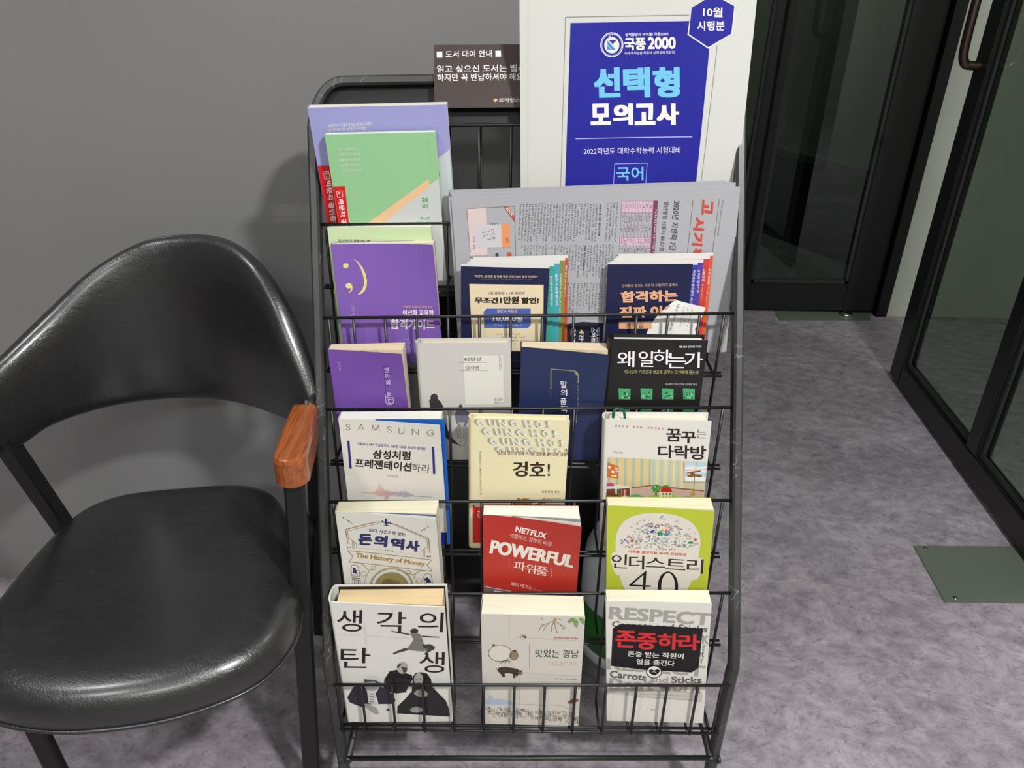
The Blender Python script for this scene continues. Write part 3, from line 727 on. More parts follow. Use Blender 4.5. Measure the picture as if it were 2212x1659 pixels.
s.text('이나모리 가즈오 지음 | 신정길 옮김', (190, 190, 184), (1437, 832.5), (1505, 833), 5, .02)
for i, x in enumerate((1336, 1383.5, 1429, 1475)):
    GQ = [(x, 838.5), (x+26, 839.5), (x+25.5, 863), (x+1, 862)]
    s.poly((70, 160, 106), GQ, 1)
    rr = random.Random(i)
    for _ in range(16):
        a, b = x+2+rr.random()*19, 846+rr.random()*13; s.poly((26, 82, 62) if rr.random() < .6 else (140, 200, 150), [(a, b), (a+2+rr.random()*4, b), (a+2+rr.random()*2, b+2+rr.random()*2), (a, b+2)], 2+_ % 3)
    s.poly((70, 160, 106), [(x, 883), (x+25, 883), (x+25, 899), (x, 899)], 1)
s.build('cover_print', s.t)
q = spine_sheet(s); q.text('왜 일하는가', (200, 196, 190), (1312, 752), (1308, 800), 5, .02); q.build('spine_print', s.t)
# --- tier 4
s = book('white paperback with widely spaced letters and a coloured sound wave', 4, (731, 905), (953, 903), .022, (218, 214, 204), WHITE, .021, d=.012, back=3, pw=1.25, pfrac=.08, q=1.4, backcol=(222, 220, 212))
flap(s, (28, 92, 176), .16, .36, .001, u1=1.035)
for ch, (x0, x1, y) in zip('SAMSUNG', ((747, 757, 928.5), (774, 786, 928.5), (803, 819.5, 931), (836, 846, 933.5), (862, 873, 936.5), (890.5, 904, 938.8), (923, 937, 941))):
    for st_ in THIN[ch]: s.line((104, 100, 100), [(x0+(x1-x0)*a_, y-12.5*b_) for a_, b_ in st_], 1.15, 3)
s.text('기획부터 PPT 작성법까지, 100전 100승 삼성의 설득법', (74, 70, 140), (771, 962), (918, 972.5), 7, .012)
s.text('삼성처럼', (40, 34, 34), (805, 990.5), (886, 994), 19.5, .035)
s.text('프레젠테이션', (40, 34, 34), (766, 1009.5), (888, 1018.5), 20, .035)
s.text('하라', (70, 64, 62), (889, 1018), (928, 1021.5), 18, 0)
for q_ in ([(750, 952), (755, 952), (760, 1012), (755, 1012)], [(933, 964.5), (938, 965), (940.5, 1024), (935.5, 1024)]): s.poly((46, 44, 122), q_, 2)
s.text('박신영 지음', (140, 136, 130), (837, 1029.5), (860, 1031), 3.6, 0)
rr = random.Random(3)
def wcol(t):
    st = [(0, (216, 170, 110)), (.2, (222, 130, 80)), (.32, (206, 74, 62)), (.42, (186, 60, 110)), (.6, (120, 76, 160)), (.75, (90, 110, 180)), (1, (120, 160, 170))]
    for (a, ca), (b, cb) in zip(st, st[1:]):
        if t <= b: f_ = (t-a)/(b-a); return tuple(int(ca[i]+(cb[i]-ca[i])*f_)//6*6 for i in range(3))
    return st[-1][1]
for i in range(78):
    t = i/77; x = 778+t*155; y = 1064.5+t*10-1
    amp = 2+26*math.exp(-((t-.27)/.05)**2)*.9+13*math.exp(-((t-.37)/.05)**2)+11*math.exp(-((t-.6)/.09)**2)+4*math.exp(-((t-.47)/.04)**2)
    up_ = amp*rr.uniform(.4, 1)*(.55 if .33 < t < .4 else 1)*(1 if t < .75 else .35); dn_ = amp*.34*rr.uniform(.4, 1)*(3 if .33 < t < .4 else 1)*(1 if t < .75 else .4)
    if dn_ > 14: dn_ = 14
    yy = y-up_
    while yy < y+dn_:
        s.poly(wcol(t), [(x, yy), (x+1.15, yy), (x+1.15, yy+1.3), (x, yy+1.3)], 2); yy += 2.1 if abs(yy-y) < 9 else 3
s.poly((26, 44, 126), [(756, 1150), (980, 1150), (980, 1230), (756, 1230)], 1)
s.build('cover_print', s.t)
s = book('cream hardcover with rows of white block letters and a squirrel', 4, (1020, 904), (1231, 908), .016, (222, 212, 172), (250, 244, 214), .001, d=.008, back=2.5, hard=True)
SH = (186, 178, 140); LT = (216, 220, 214)
for r_ in range(4):
    for ch, xo, wd2 in (('G', 12, 21), ('U', 38, 18), ('N', 60, 20), ('G', 85, 21), ('H', 116, 18), ('O', 140, 16), ('!', 163, 9)):
        x = 1022+r_*14.4+xo-2; y = 920.5+r_*20.2+xo*.028; hgt = 15.5
        if r_ == 3: hgt = 12; y -= 3.5
        wd3 = wd2*.84
        for q_ in (6, 4.5, 3, 1.5): s.text(ch, SH, (x-q_, y-q_*.2), (x+wd3-q_, y+.5-q_*.2), hgt, .035, .02, 2, 2, slant=-.30)
        s.text(ch, LT, (x, y), (x+wd3, y+.6), hgt, .045, .03, 4, 2, slant=-.30)
s.text('당신과 당신의 팀에 뜨거운 열정을 불러오는 외침!', (124, 62, 56), (1074, 982), (1225, 985.5), 8.5, .012, .004, layer=6)
for ch, a, b, y, h in (('겅', 1107.5, 1140, 1029.5, 33), ('호', 1143.5, 1178, 1028.5, 31)):
    s.text(ch, (46, 34, 26), (a, y), (b, y), h, .045, .012, res=4)
s.text('!', (46, 34, 26), (1183, 1028.5), (1188, 1028.5), 27, .01, res=4)
s.vert('켄블랜차드·셀든보울즈지음', (150, 142, 116), 1037, 975, 1038.5, 1070, 4)
s.text('다람쥐의 정신', (120, 108, 80), (1170, 1065), (1210, 1065.5), 6, 0)
s.text('비버의 방식', (120, 108, 80), (1180, 1080), (1210, 1080), 5, 0)
s.text('기러기의 선물', (120, 108, 80), (1177, 1094), (1209, 1094), 5.5, 0)
SQ = (172, 128, 58)
s.poly(SQ, [(1109, 1094), (1110, 1086), (1115, 1080), (1119, 1074), (1124, 1078), (1134, 1075), (1144, 1077), (1148, 1084), (1150, 1092), (1162, 1087), (1172, 1077), (1179, 1074), (1176, 1082), (1166, 1091), (1152, 1096), (1138, 1096), (1124, 1092), (1118, 1098), (1110, 1098)], 2)
s.poly((120, 86, 40), [(1119, 1074), (1124, 1079), (1136, 1078), (1144, 1081), (1134, 1081), (1120, 1081)], 3); s.ell((140, 104, 46), 1138, 1092, 6, 4, 3)
s.poly((206, 36, 34), [(1021, 1095), (1023, 1090), (1027, 1095), (1236, 1098), (1236, 1180), (1021, 1172)], 1)
s.text('겅', (236, 210, 200), (1030, 1118), (1040, 1118), 15, .02, res=3)
s.build('cover_print', s.t)
s = book('white hardcover with a painted attic room and a green ribbon marker', 4, (1310, 906), (1536, 907), .023, (216, 213, 204), (248, 242, 222), .005, d=.016, yaw=3.5, back=2.5, hard=True)
ST = ['생', '생', '하', '게', ' ', '꿈', '꾸', '면', ' ', '이', '루', '어', '진', '다']
for i, ch in enumerate(ST):
    if ch != ' ': x = 1328+i*7.8; s.text(ch, (198, 112, 104), (x, 922+i*.45), (x+4.6, 922.2+i*.45), 4.6, .03)
for ch, a, b, y, h, bo in (('꿈', 1439, 1471, 953, 27, .03), ('꾸', 1471, 1503, 957, 25, .03), ('는', 1503.5, 1526, 946, 19, 0), ('다', 1421.5, 1455, 989.5, 28, .028), ('락', 1456.5, 1489, 990.5, 29, .028), ('방', 1491, 1525, 992.5, 30, .028)):
    s.text(ch, (44, 30, 32) if bo else (120, 112, 110), (a, y), (b, y+.5), h, bo, res=3)
s.text('이지성 지음', (150, 146, 140), (1325, 979), (1345, 980), 4.5, 0)
def px_(zx, zy): return (1260+zx/6.144, 860+zy/6.144)
PB = [px_(320, 782), px_(1640, 850), px_(1600, 1560), px_(300, 1560)]
s.poly((196, 192, 160), PB, 1)
for i in range(11):      # left wall stripes
    a = 330+i*54; s.poly((224, 190, 120) if i % 2 else (168, 176, 152), [px_(a, 786+i*2.6), px_(a+27, 787+i*2.6), px_(a+22, 1190-i*3), px_(a-4, 1200-i*3)], 2)
for i in range(8):
    a = 920+i*54; s.poly((214, 206, 160) if i % 2 else (178, 186, 176), [px_(a, 815+i*3), px_(a+26, 816+i*3), px_(a+20, 1185+i*6), px_(a-6, 1180+i*6)], 2)
s.poly((196, 168, 150), [px_(310, 1260), px_(640, 1190), px_(890, 1160), px_(1600, 1230), px_(1595, 1560), px_(300, 1560)], 3)
s.poly((150, 92, 66), [px_(640, 1180), px_(890, 1152), px_(1605, 1222), px_(1603, 1240), px_(890, 1168), px_(640, 1196)], 4)
s.poly((176, 202, 214), [px_(1350, 850), px_(1640, 850), px_(1618, 1105), px_(1340, 1100)], 4)
s.poly((214, 222, 220), [px_(1352, 910), px_(1440, 890), px_(1520, 910), px_(1630, 900), px_(1626, 990), px_(1350, 980)], 5)
s.poly((222, 228, 226), [px_(1350, 1040), px_(1480, 1020), px_(1620, 1050), px_(1618, 1100), px_(1345, 1098)], 5)
for a, b in (((1500, 850), (1490, 960)), ((1350, 958), (1635, 945)), ((1330, 850), (1340, 1110)), ((1320, 1112), (1620, 1118))): s.line((190, 120, 96), [px_(*a), px_(*b)], 1.3, 6)
s.poly((196, 104, 54), [px_(322, 850), px_(470, 905), px_(465, 1065), px_(318, 1050)], 4)
for a, b, c in ((330, 900, (232, 222, 196)), (420, 915, (224, 190, 84)), (375, 960, (230, 222, 210)), (430, 950, (200, 170, 180)), (365, 1015, (224, 184, 70)), (405, 1015, (230, 224, 200))): s.poly(c, [px_(a, b), px_(a+38, b+4), px_(a+36, b+32), px_(a-2, b+28)], 5)
s.poly((176, 76, 124), [px_(312, 1120), px_(400, 1125), px_(410, 1165), px_(312, 1168)], 5)
s.poly((222, 214, 206), [px_(308, 1170), px_(470, 1150), px_(632, 1175), px_(628, 1300), px_(560, 1330), px_(308, 1330)], 4)
s.poly((110, 70, 56), [px_(310, 1205), px_(425, 1200), px_(428, 1280), px_(310, 1290)], 5); s.poly((110, 70, 56), [px_(445, 1205), px_(615, 1190), px_(615, 1290), px_(445, 1310)], 5)
for i, c in enumerate(((60, 120, 110), (170, 60, 50), (90, 150, 90), (190, 50, 44), (214, 190, 150), (190, 60, 50), (120, 50, 40))): s.poly(c, [px_(455+i*22, 1212), px_(470+i*22, 1210), px_(470+i*22, 1295), px_(455+i*22, 1300)], 6)
s.poly((112, 60, 34), [px_(308, 1240), px_(420, 1262), px_(520, 1310), px_(520, 1332), px_(300, 1332)], 7)
s.poly((82, 158, 106), [px_(540, 1330), px_(600, 1290), px_(720, 1275), px_(810, 1305), px_(770, 1335)], 5)
s.poly((136, 186, 84), [px_(860, 1295), px_(1000, 1270), px_(1200, 1280), px_(1260, 1330), px_(890, 1335)], 4)
s.ell((76, 128, 66), *px_(965, 1200), 10, 9, 5); s.ell((76, 128, 66), *px_(1095, 1190), 9, 6, 5); s.poly((110, 80, 50), [px_(955, 1240), px_(975, 1240), px_(975, 1300), px_(955, 1300)], 5)
for i in range(12): s.ell((170, 196, 130), *px_(915+(i*37) % 110, 1165+(i*23) % 80), 1.3, 1.1, 6, n=8)
s.poly((222, 212, 150), [px_(1005, 1240), px_(1175, 1240), px_(1175, 1335), px_(1005, 1335)], 6); s.poly((190, 40, 32), [px_(1035, 1180), px_(1160, 1190), px_(1184, 1248), px_(1022, 1243)], 7); s.poly((214, 206, 150), [px_(1005, 1250), px_(1035, 1182), px_(1024, 1250)], 7)
for j in range(2):
    for i in range(3): s.poly((90, 96, 140), [px_(1048+i*45, 1257+j*48), px_(1070+i*45, 1257+j*48), px_(1070+i*45, 1283+j*48), px_(1048+i*45, 1283+j*48)], 8)
s.line((120, 84, 50), [px_(1478, 1040), px_(1462, 1240)], 1.2, 6); s.ell((176, 150, 62), *px_(1453, 1270), 5.5, 5, 6)
s.ell((70, 120, 176), *px_(1380, 1320), 9, 3, 5); s.ell((120, 170, 206), *px_(1380, 1316), 7, 2, 6)
for q_ in ([(1365, 990), (1440, 970), (1550, 955), (1562, 972), (1480, 985), (1380, 1005)], [(1370, 1025), (1450, 1010), (1540, 1010), (1578, 1030), (1560, 1048), (1470, 1038), (1400, 1046)], [(1420, 975), (1480, 1000), (1480, 1035), (1420, 1020)]): s.poly((128, 82, 44), [px_(*p_) for p_ in q_], 7)
s.build('cover_print', s.t)
q = spine_sheet(s); q.text('꿈꾸는 다락방', (40, 34, 36), (1301, 972), (1294, 1058), 7, .04); q.text('생생하게 꿈꾸면 이루어진다', (190, 110, 110), (1305, 911), (1302, 966), 4, .01)
q.poly((20, 74, 160), [(1297, 1090), (1310, 1085), (1310, 1210), (1290, 1210)], 1); q.build('spine_print', s.t)
pr = [s.P(.010, .004, -.012), s.P(.011, -.008, -.009), s.P(.017, -.014, -.008), s.P(.024, -.010, -.008), s.P(.0265, .004, -.006)]
rp = smoothpath(pr, 5); sweep('ribbon_marker', rp, [nrm(s.ex*.8+s.n*.6)]*len(rp), [nrm(np.cross(s.ex*.8+s.n*.6, rp[min(i+1, len(rp)-1)]-rp[max(i-1, 0)])) for i in range(len(rp))], .0045, .0006, M((44, 110, 92), .5), s.t, bev=.0001)
# --- tier 5
s = book('white paperback with navy title, gold ribbon banner and a coin', 5, (724, 1106), (944, 1103), .026, (216, 213, 204), (245, 238, 208), .021, d=.012, back=3, pw=1.35, pfrac=.35, q=1.3)
flap(s, (90, 112, 172), .50, .30, .0008); flap(s, (238, 234, 214), .74, .30, .0008); NV = (46, 48, 96); GO = (150, 122, 74)
def pm(zx, zy): return (700+zx/6.9125, 1060+zy/6.9125)
s.text('50대 사건으로 보는', NV, pm(668, 612), pm(1218, 680), 8, .02)
for ch, a, b, y0_, y1_ in (('돈', 508, 712, 805, 815), ('의', 738, 940, 825, 843), ('역', 985, 1190, 862, 882), ('사', 1215, 1420, 895, 912)):
    s.text(ch, NV, pm(a, y0_), pm(b, y1_), 24, .095, .065, res=3)
s.text('The History of Money', (164, 130, 62), pm(470, 1012), pm(1500, 1142), 13, .045, .02, res=3)
for P_ in ([(350, 890), (1610, 1032), (1538, 1110), (1618, 1205), (375, 1062), (435, 980), (350, 890)],): s.line(GO, [pm(*p_) for p_ in P_], 1.5)
s.line(GO, [pm(*p_) for p_ in ((355, 790), (322, 578), (800, 462))], 1.8); s.line(GO, [pm(*p_) for p_ in ((1060, 495), (1562, 712), (1582, 930))], 1.8)
s.line(GO, [pm(*p_) for p_ in ((378, 790), (350, 605), (840, 480))], .9); s.line(GO, [pm(*p_) for p_ in ((1020, 495), (1538, 725), (1555, 925))], .9)
s.line(GO, [pm(*p_) for p_ in ((372, 700), (482, 790), (492, 860))], 1); s.line(GO, [pm(*p_) for p_ in ((1540, 830), (1448, 905), (1448, 980))], 1)
for a in (425, 447): s.line(GO, [pm(a, 750), pm(a+2, 860)], .8)
for a in (1490, 1505): s.line(GO, [pm(a, 880), pm(a, 990)], .8)
for i in range(3): s.line((60, 60, 60), [pm(350+i*25, 830), pm(353+i*25, 858)], 1.3); s.line((60, 60, 60), [pm(1540+i*25, 968), pm(1542+i*25, 996)], 1.3)
for i in range(22): s.line((170, 160, 140), [pm(520+i*16, 853+i*1.5), pm(527+i*16, 854+i*1.5)], 1); s.line((170, 160, 140), [pm(1075+i*16, 910+i*2.6), pm(1082+i*16, 911+i*2.6)], 1)
s.text('홍춘욱 지음', (150, 130, 90), pm(903, 900), pm(1045, 915), 3.8, 0)
s.poly(NV, [pm(*p_) for p_ in ((795, 458), (850, 462), (905, 470), (908, 415), (925, 408), (940, 425), (945, 472), (1000, 480), (1060, 498), (990, 490), (945, 492), (940, 510), (985, 522), (935, 524), (880, 510), (922, 508), (905, 480), (850, 470))], 2)
for a, b in ((865, 440), (880, 445), (965, 455), (990, 462)): s.line(NV, [pm(a, b), pm(a+5, b+30)], 1.5)
s.ell((110, 108, 60), *pm(289, 400), 1.8, 1.4, 2, n=10); s.ell((110, 108, 60), *pm(1553, 538), 1.8, 1.4, 2, n=10)
s.line((124, 104, 74), [pm(320, 422), pm(422, 490)], 1.2); s.line((124, 104, 74), [pm(355, 460), pm(385, 445)], 1.2); s.line((124, 104, 74), [pm(1445, 608), pm(1530, 552)], 1.2); s.line((124, 104, 74), [pm(1478, 570), pm(1505, 590)], 1.2)
cq = (1010, 1440)
s.ell((150, 138, 88), *pm(*cq), 36, 32, 2); s.ring(GO, *pm(*cq), 45, 40, 2.2, 3, a0=180, a1=360); s.ring(GO, *pm(*cq), 47.5, 42.5, .8, 3, a0=180, a1=360); s.ring((120, 106, 66), *pm(*cq), 36, 32, 1.2, 4, a0=180, a1=360)
s.ell((120, 106, 66), *pm(960, 1370), 14, 8, 3); s.ell((128, 114, 72), *pm(1060, 1375), 10, 6, 3)
def spiral(c, r, a0, a1, col, wpx=1, sg=1):
    s.line(col, [(pm(*c)[0]+r*(1-.7*i/20)*math.cos(math.radians(a0+(a1-a0)*i/20)), pm(*c)[1]+r*.85*(1-.7*i/20)*math.sin(math.radians(a0+(a1-a0)*i/20))) for i in range(21)], wpx)
spiral((735, 1150), 6, 60, -400, GO); spiral((1265, 1215), 6, 120, 580, GO)
s.line(GO, [pm(*p_) for p_ in ((500, 1072), (560, 1085), (610, 1125), (650, 1165), (700, 1185), (750, 1170))], 1.4); s.line(GO, [pm(*p_) for p_ in ((1500, 1188), (1430, 1200), (1370, 1235), (1320, 1250), (1260, 1235))], 1.4)
s.ring(GO, *pm(592, 1240), 6, 5, 1); s.ring(GO, *pm(1425, 1345), 6, 5, 1)
s.line(GO, [pm(*p_) for p_ in ((650, 1165), (668, 1215), (640, 1265), (615, 1330), (600, 1395))], 1); s.line(GO, [pm(*p_) for p_ in ((1370, 1235), (1345, 1290), (1375, 1350), (1420, 1380))], 1)
for (x0, y0) in ((400, 1105), (1490, 1235)):
    s.line(GO, [pm(x0+15, y0+165), pm(x0, y0+60), pm(x0+15, y0+10), pm(x0+60, y0-3), pm(x0+105, y0+15), pm(x0+122, y0+70), pm(x0+130, y0+172), pm(x0+15, y0+165)], 1.4)
s.poly(NV, [pm(*p_) for p_ in ((430, 1148), (470, 1150), (475, 1185), (515, 1190), (480, 1200), (500, 1240), (498, 1262), (478, 1225), (455, 1262), (462, 1225), (428, 1225), (440, 1190))], 3)
s.poly(NV, [pm(*p_) for p_ in ((1495, 1310), (1530, 1300), (1545, 1285), (1560, 1312), (1590, 1330), (1600, 1370), (1560, 1368), (1530, 1378), (1520, 1355), (1540, 1340), (1500, 1335))], 3)
for i in range(2): s.line((70, 66, 60), [pm(415+i*2, 1300+i*28), pm(545+i*2, 1308+i*28)], 1.5)
for i in range(5): s.line((70, 66, 60), [pm(430+i*28, 1345), pm(436+i*28, 1500)], 1.8 if i % 2 else 1)
s.build('cover_print', s.t)
s = book('red paperback with large white capital letters across the cover', 5, (1043, 1112), (1253, 1113), .024, (176, 48, 38), (250, 248, 232), .028, d=.013, back=3, pw=1.4, pfrac=.30, q=1.3)
flap(s, (150, 150, 146), .36, .12, .0008); flap(s, (226, 226, 222), .66, .34, .0008)
def pn_(zx, zy): return (980+zx/6.9125, 1070+zy/6.9125)
WT = (226, 220, 206)
s.text('NETFLIX', (236, 232, 222), pn_(915, 540), pn_(1372, 648), 12.5, .045, .03, res=3)
s.text('넷플릭스 성장의 비결', (230, 196, 186), pn_(838, 628), pn_(1450, 762), 10, .008, .0)
s.text('POWERFUL', WT, pn_(530, 862), pn_(1775, 1082), 29.5, .085, .035, res=3)
for ch, a, b, y0_, y1_, h in (('파', 890, 1065, 1112, 1135, 20), ('워', 1065, 1215, 1155, 1175, 20), ('풀', 1220, 1395, 1180, 1205, 19)): s.text(ch, (236, 206, 196), pn_(a, y0_), pn_(b, y1_), h, .018, .0, res=3)
s.text('패티 맥코드', (232, 190, 178), pn_(848, 1348), pn_(1165, 1410), 9, .01, 0); s.scrib((222, 170, 160), pn_(1180, 1415), pn_(1320, 1438), 4)
s.line((226, 170, 156), [pn_(826, 940), pn_(828, 1085)], 1); s.line((226, 170, 156), [pn_(1455, 1080), pn_(1457, 1222)], 1)
s.poly((112, 92, 90), [pn_(455, 1355), pn_(520, 1375), pn_(640, 1395), pn_(850, 1430), pn_(1000, 1450), pn_(1860, 1520), pn_(1850, 1900), pn_(455, 1900)], 2); s.line((214, 196, 186), [pn_(455, 1350), pn_(520, 1372), pn_(640, 1392), pn_(855, 1432)], 1.6, 3); s.poly((206, 196, 190), [pn_(600, 1420), pn_(740, 1432), pn_(700, 1442), pn_(600, 1436)], 3)
s.build('cover_print', s.t)
s = book('lime green paperback with a white head shape full of tiny coloured icons', 5, (1312, 1092), (1541, 1094), .022, (182, 192, 54), (248, 238, 200), .011, d=.018, yaw=4.5, back=2.5, pw=1.2, pfrac=.7, spine=(220, 216, 200))
def pi_(zx, zy): return (1250+zx/6.144, 1060+zy/6.144)
HD = (216, 211, 198)
s.poly(HD, [pi_(*p_) for p_ in ((490, 810), (486, 690), (500, 570), (545, 470), (620, 390), (720, 335), (850, 303), (1000, 292), (1150, 300), (1300, 325), (1420, 370), (1520, 440), (1580, 520), (1612, 610), (1618, 700), (1600, 800), (1592, 892), (1640, 890), (1650, 930), (1640, 1010), (1610, 1120), (1570, 1180), (1530, 1188), (1505, 1185), (1470, 1260), (1430, 1330), (1380, 1420), (1300, 1560), (700, 1560), (640, 1350), (580, 1250), (535, 1118), (500, 1115), (460, 1060), (430, 940), (435, 850), (455, 815))], 1)
rr = random.Random(11)
IC = [(196, 66, 58), (60, 90, 160), (84, 150, 90), (110, 160, 190), (214, 130, 90), (90, 84, 110), (150, 110, 160), (140, 180, 120), (70, 120, 170), (180, 120, 130)]
cnt = 0
while cnt < 300:
    x, y = rr.uniform(560, 1580), rr.uniform(320, 780)
    ax = (x-1065)/520; top = 330+250*ax*ax+60*ax*0; bot = 800-60*ax*ax-(70 if .1 < abs(ax) < .45 else 0)*.2
    if not (top < y < bot and abs(ax) < .98): continue
    d1 = abs(y-(top+70))
    if d1 < 22 or (y < top+50 and rr.random() < .55): continue
    c = rr.choice(IC); r_ = rr.uniform(1.0, 2.1); X_, Y_ = pi_(x, y); k_ = rr.random(); cnt += 1
    if k_ < .35: s.ell(c, X_, Y_, r_, r_*.9, 2, n=7)
    elif k_ < .6: s.poly(c, [(X_-r_, Y_-r_*.7), (X_+r_, Y_-r_*.7), (X_+r_, Y_+r_*.7), (X_-r_, Y_+r_*.7)], 2)
    elif k_ < .8: s.line(c, [(X_-r_*1.2, Y_-r_), (X_+r_*1.2, Y_+r_)], .9); s.line(c, [(X_-r_*1.2, Y_+r_), (X_+r_*1.2, Y_-r_)], .9)
    else: s.ring(c, X_, Y_, r_*1.2, r_, .8, 2, n=8)
s.poly((46, 140, 74), [pi_(*p_) for p_ in ((1032, 568), (1080, 528), (1128, 570), (1112, 575), (1112, 598), (1090, 598), (1090, 575), (1072, 575), (1072, 598), (1050, 598), (1050, 575))], 4)
s.line((80, 40, 60), [pi_(*p_) for p_ in ((920, 435), (978, 435), (978, 478), (920, 478))], 1.3, 4, True); s.poly((80, 40, 60), [pi_(942, 448), pi_(960, 457), pi_(942, 466)], 4)
s.ring((30, 40, 90), *pi_(1043, 472), 3.4, 3, 1.4, 4); s.ell((50, 130, 190), *pi_(1165, 580), 5, 3.2, 4); s.ell((70, 150, 200), *pi_(1165, 560), 2.4, 3, 4)
s.line((80, 140, 200), [pi_(*p_) for p_ in ((865, 518), (905, 518), (905, 565), (865, 565))], 1.2, 4, True)
for c_, (x, y) in (((176, 40, 50), (712, 663)), ((200, 50, 60), (1550, 648))): s.ell(c_, *pi_(x-9, y-4), 2, 1.8, 4, n=10); s.ell(c_, *pi_(x+9, y-4), 2, 1.8, 4, n=10); s.poly(c_, [pi_(x-22, y), pi_(x+22, y), pi_(x, y+22)], 4)
for i in range(3): s.ring((216, 110, 70), *pi_(655, 628), 2.5+i*2.2, 2.2+i*2, 1, 4, n=10, a0=270, a1=360)
s.poly((60, 140, 90), [pi_(*p_) for p_ in ((1445, 680), (1490, 668), (1525, 680), (1515, 702), (1450, 700))], 4); s.poly((224, 110, 60), [pi_(*p_) for p_ in ((1145, 520), (1168, 502), (1192, 520), (1182, 536), (1150, 536))], 4); s.poly((46, 60, 150), [pi_(*p_) for p_ in ((942, 540), (965, 530), (990, 515), (1000, 535), (985, 556), (955, 560))], 4)
s.text('미래를 결정지을 제4차 산업혁명', (208, 66, 56), pi_(658, 822), pi_(1425, 868), 6.2, .03)
for ch, a, b, y0_, y1_, h in (('인', 432, 640, 1022, 1030, 30), ('더', 665, 868, 1042, 1046, 30), ('스', 890, 1148, 1010, 1020, 21), ('트', 1150, 1415, 1040, 1055, 23), ('리', 1430, 1648, 1090, 1100, 31)): s.text(ch, (52, 40, 36), pi_(a, y0_), pi_(b, y1_), h, .016, 0, res=3)
s.poly((38, 30, 30), [pi_(*p_) for p_ in ((895, 1058), (670, 1245), (672, 1262), (850, 1272), (848, 1420), (885, 1420), (886, 1275), (955, 1274), (958, 1255), (888, 1252), (900, 1060))], 3)
s.poly(HD, [pi_(*p_) for p_ in ((858, 1115), (712, 1244), (853, 1250))], 4)
for q_ in (([(1185+135*math.cos(a), 1270+200*math.sin(a)) for a in [math.radians(i*12) for i in range(30)]], (38, 30, 30), 3), ([(1187+92*math.cos(a), 1270+180*math.sin(a)) for a in [math.radians(i*12) for i in range(30)]], HD, 4)): s.poly(q_[1], [pi_(*p_) for p_ in q_[0]], q_[2])
s.build('cover_print', s.t)
# --- tier 6
s = book('thick white hardcover with a leaping figure and black and white portraits', 6, (714, 1301), (962, 1299), .036, (218, 216, 208), TAN, .012, d=.009, back=1.0, hard=True, pw=1.0, pfrac=.7, endp=((42, 38, 34), .0032))
def p6(zx, zy): return (680+zx/3.9588, 1240+zy/3.9588)
for ch, a, b, y0_, y1_, h in (('생', 188, 402, 488, 492, 47), ('각', 528, 778, 500, 503, 46), ('의', 880, 1095, 490, 497, 43), ('탄', 220, 472, 800, 803, 44), ('생', 892, 1108, 840, 843, 45)): s.text(ch, (40, 28, 28), p6(a, y0_), p6(b, y1_), h, .006, -.0, res=4)
s.scrib((196, 206, 212), p6(205, 522), p6(410, 530), 4); s.scrib((196, 206, 212), p6(440, 535), p6(810, 552), 4)
for v_ in (0, 1): s.scrib((180, 196, 214), p6(412+v_*14, 432+v_*100), p6(424+v_*14, 520+v_*175), 4)
GY = (118, 116, 114)
s.poly(GY, [p6(*p_) for p_ in ((815, 505), (850, 498), (905, 515), (922, 560), (935, 600), (1010, 630), (985, 650), (925, 662), (850, 655), (780, 645), (815, 605), (845, 560))], 2)
s.poly((52, 46, 44), [p6(*p_) for p_ in ((815, 485), (830, 468), (855, 463), (885, 475), (882, 500), (845, 505), (822, 500))], 3)
for P_ in ([(655, 484), (740, 495), (812, 512), (812, 522), (740, 508), (656, 492)], [(915, 525), (990, 530), (1068, 536), (1066, 543), (990, 541), (918, 537)], [(780, 630), (720, 650), (668, 675), (672, 687), (730, 668), (800, 650)], [(920, 602), (985, 598), (1028, 620), (1025, 640), (980, 665), (930, 690), (968, 645), (930, 625)]): s.poly((66, 60, 58), [p6(*p_) for p_ in P_], 3)
s.poly((34, 33, 33), [p6(*p_) for p_ in ((640, 830), (700, 818), (790, 850), (830, 862), (838, 900), (800, 960), (780, 1010), (700, 1020), (650, 1010), (585, 1000), (595, 900))], 2)
s.ell((170, 166, 160), *p6(750, 800), 12, 13, 3); s.poly((70, 66, 64), [p6(*p_) for p_ in ((735, 790), (790, 800), (785, 835), (760, 845), (750, 815))], 4); s.poly((60, 56, 54), [p6(*p_) for p_ in ((700, 790), (725, 765), (745, 768), (725, 785), (715, 805))], 4)
s.poly((206, 204, 198), [p6(*p_) for p_ in ((418, 900), (450, 870), (510, 862), (560, 890), (572, 935), (520, 905), (430, 915))], 4); s.ell((176, 172, 166), *p6(490, 940), 16, 15, 3)
s.poly((80, 78, 80), [p6(*p_) for p_ in ((420, 898), (520, 905), (570, 935), (545, 945), (510, 915), (425, 925))], 5)
for a in (455, 500): s.ell((40, 38, 38), *p6(a, 935), 2, 1.5, 5, n=8)
s.poly((44, 43, 52), [p6(*p_) for p_ in ((330, 965), (420, 950), (450, 1010), (480, 1110), (545, 1110), (520, 1020), (560, 960), (620, 985), (690, 1070), (680, 1110), (450, 1112), (425, 1145), (300, 1098), (278, 1055))], 2)
s.poly((200, 198, 192), [p6(*p_) for p_ in ((445, 985), (475, 1005), (515, 1000), (525, 1105), (460, 1105))], 3)
for i in range(4): s.poly((120, 118, 116), [p6(468, 1020+i*22), p6(505, 1022+i*22), p6(506, 1030+i*22), p6(470, 1028+i*22)], 4)
s.poly((160, 156, 150), [p6(*p_) for p_ in ((415, 1105), (470, 1110), (530, 1145), (552, 1185), (535, 1200), (500, 1190), (470, 1165), (430, 1130))], 3)
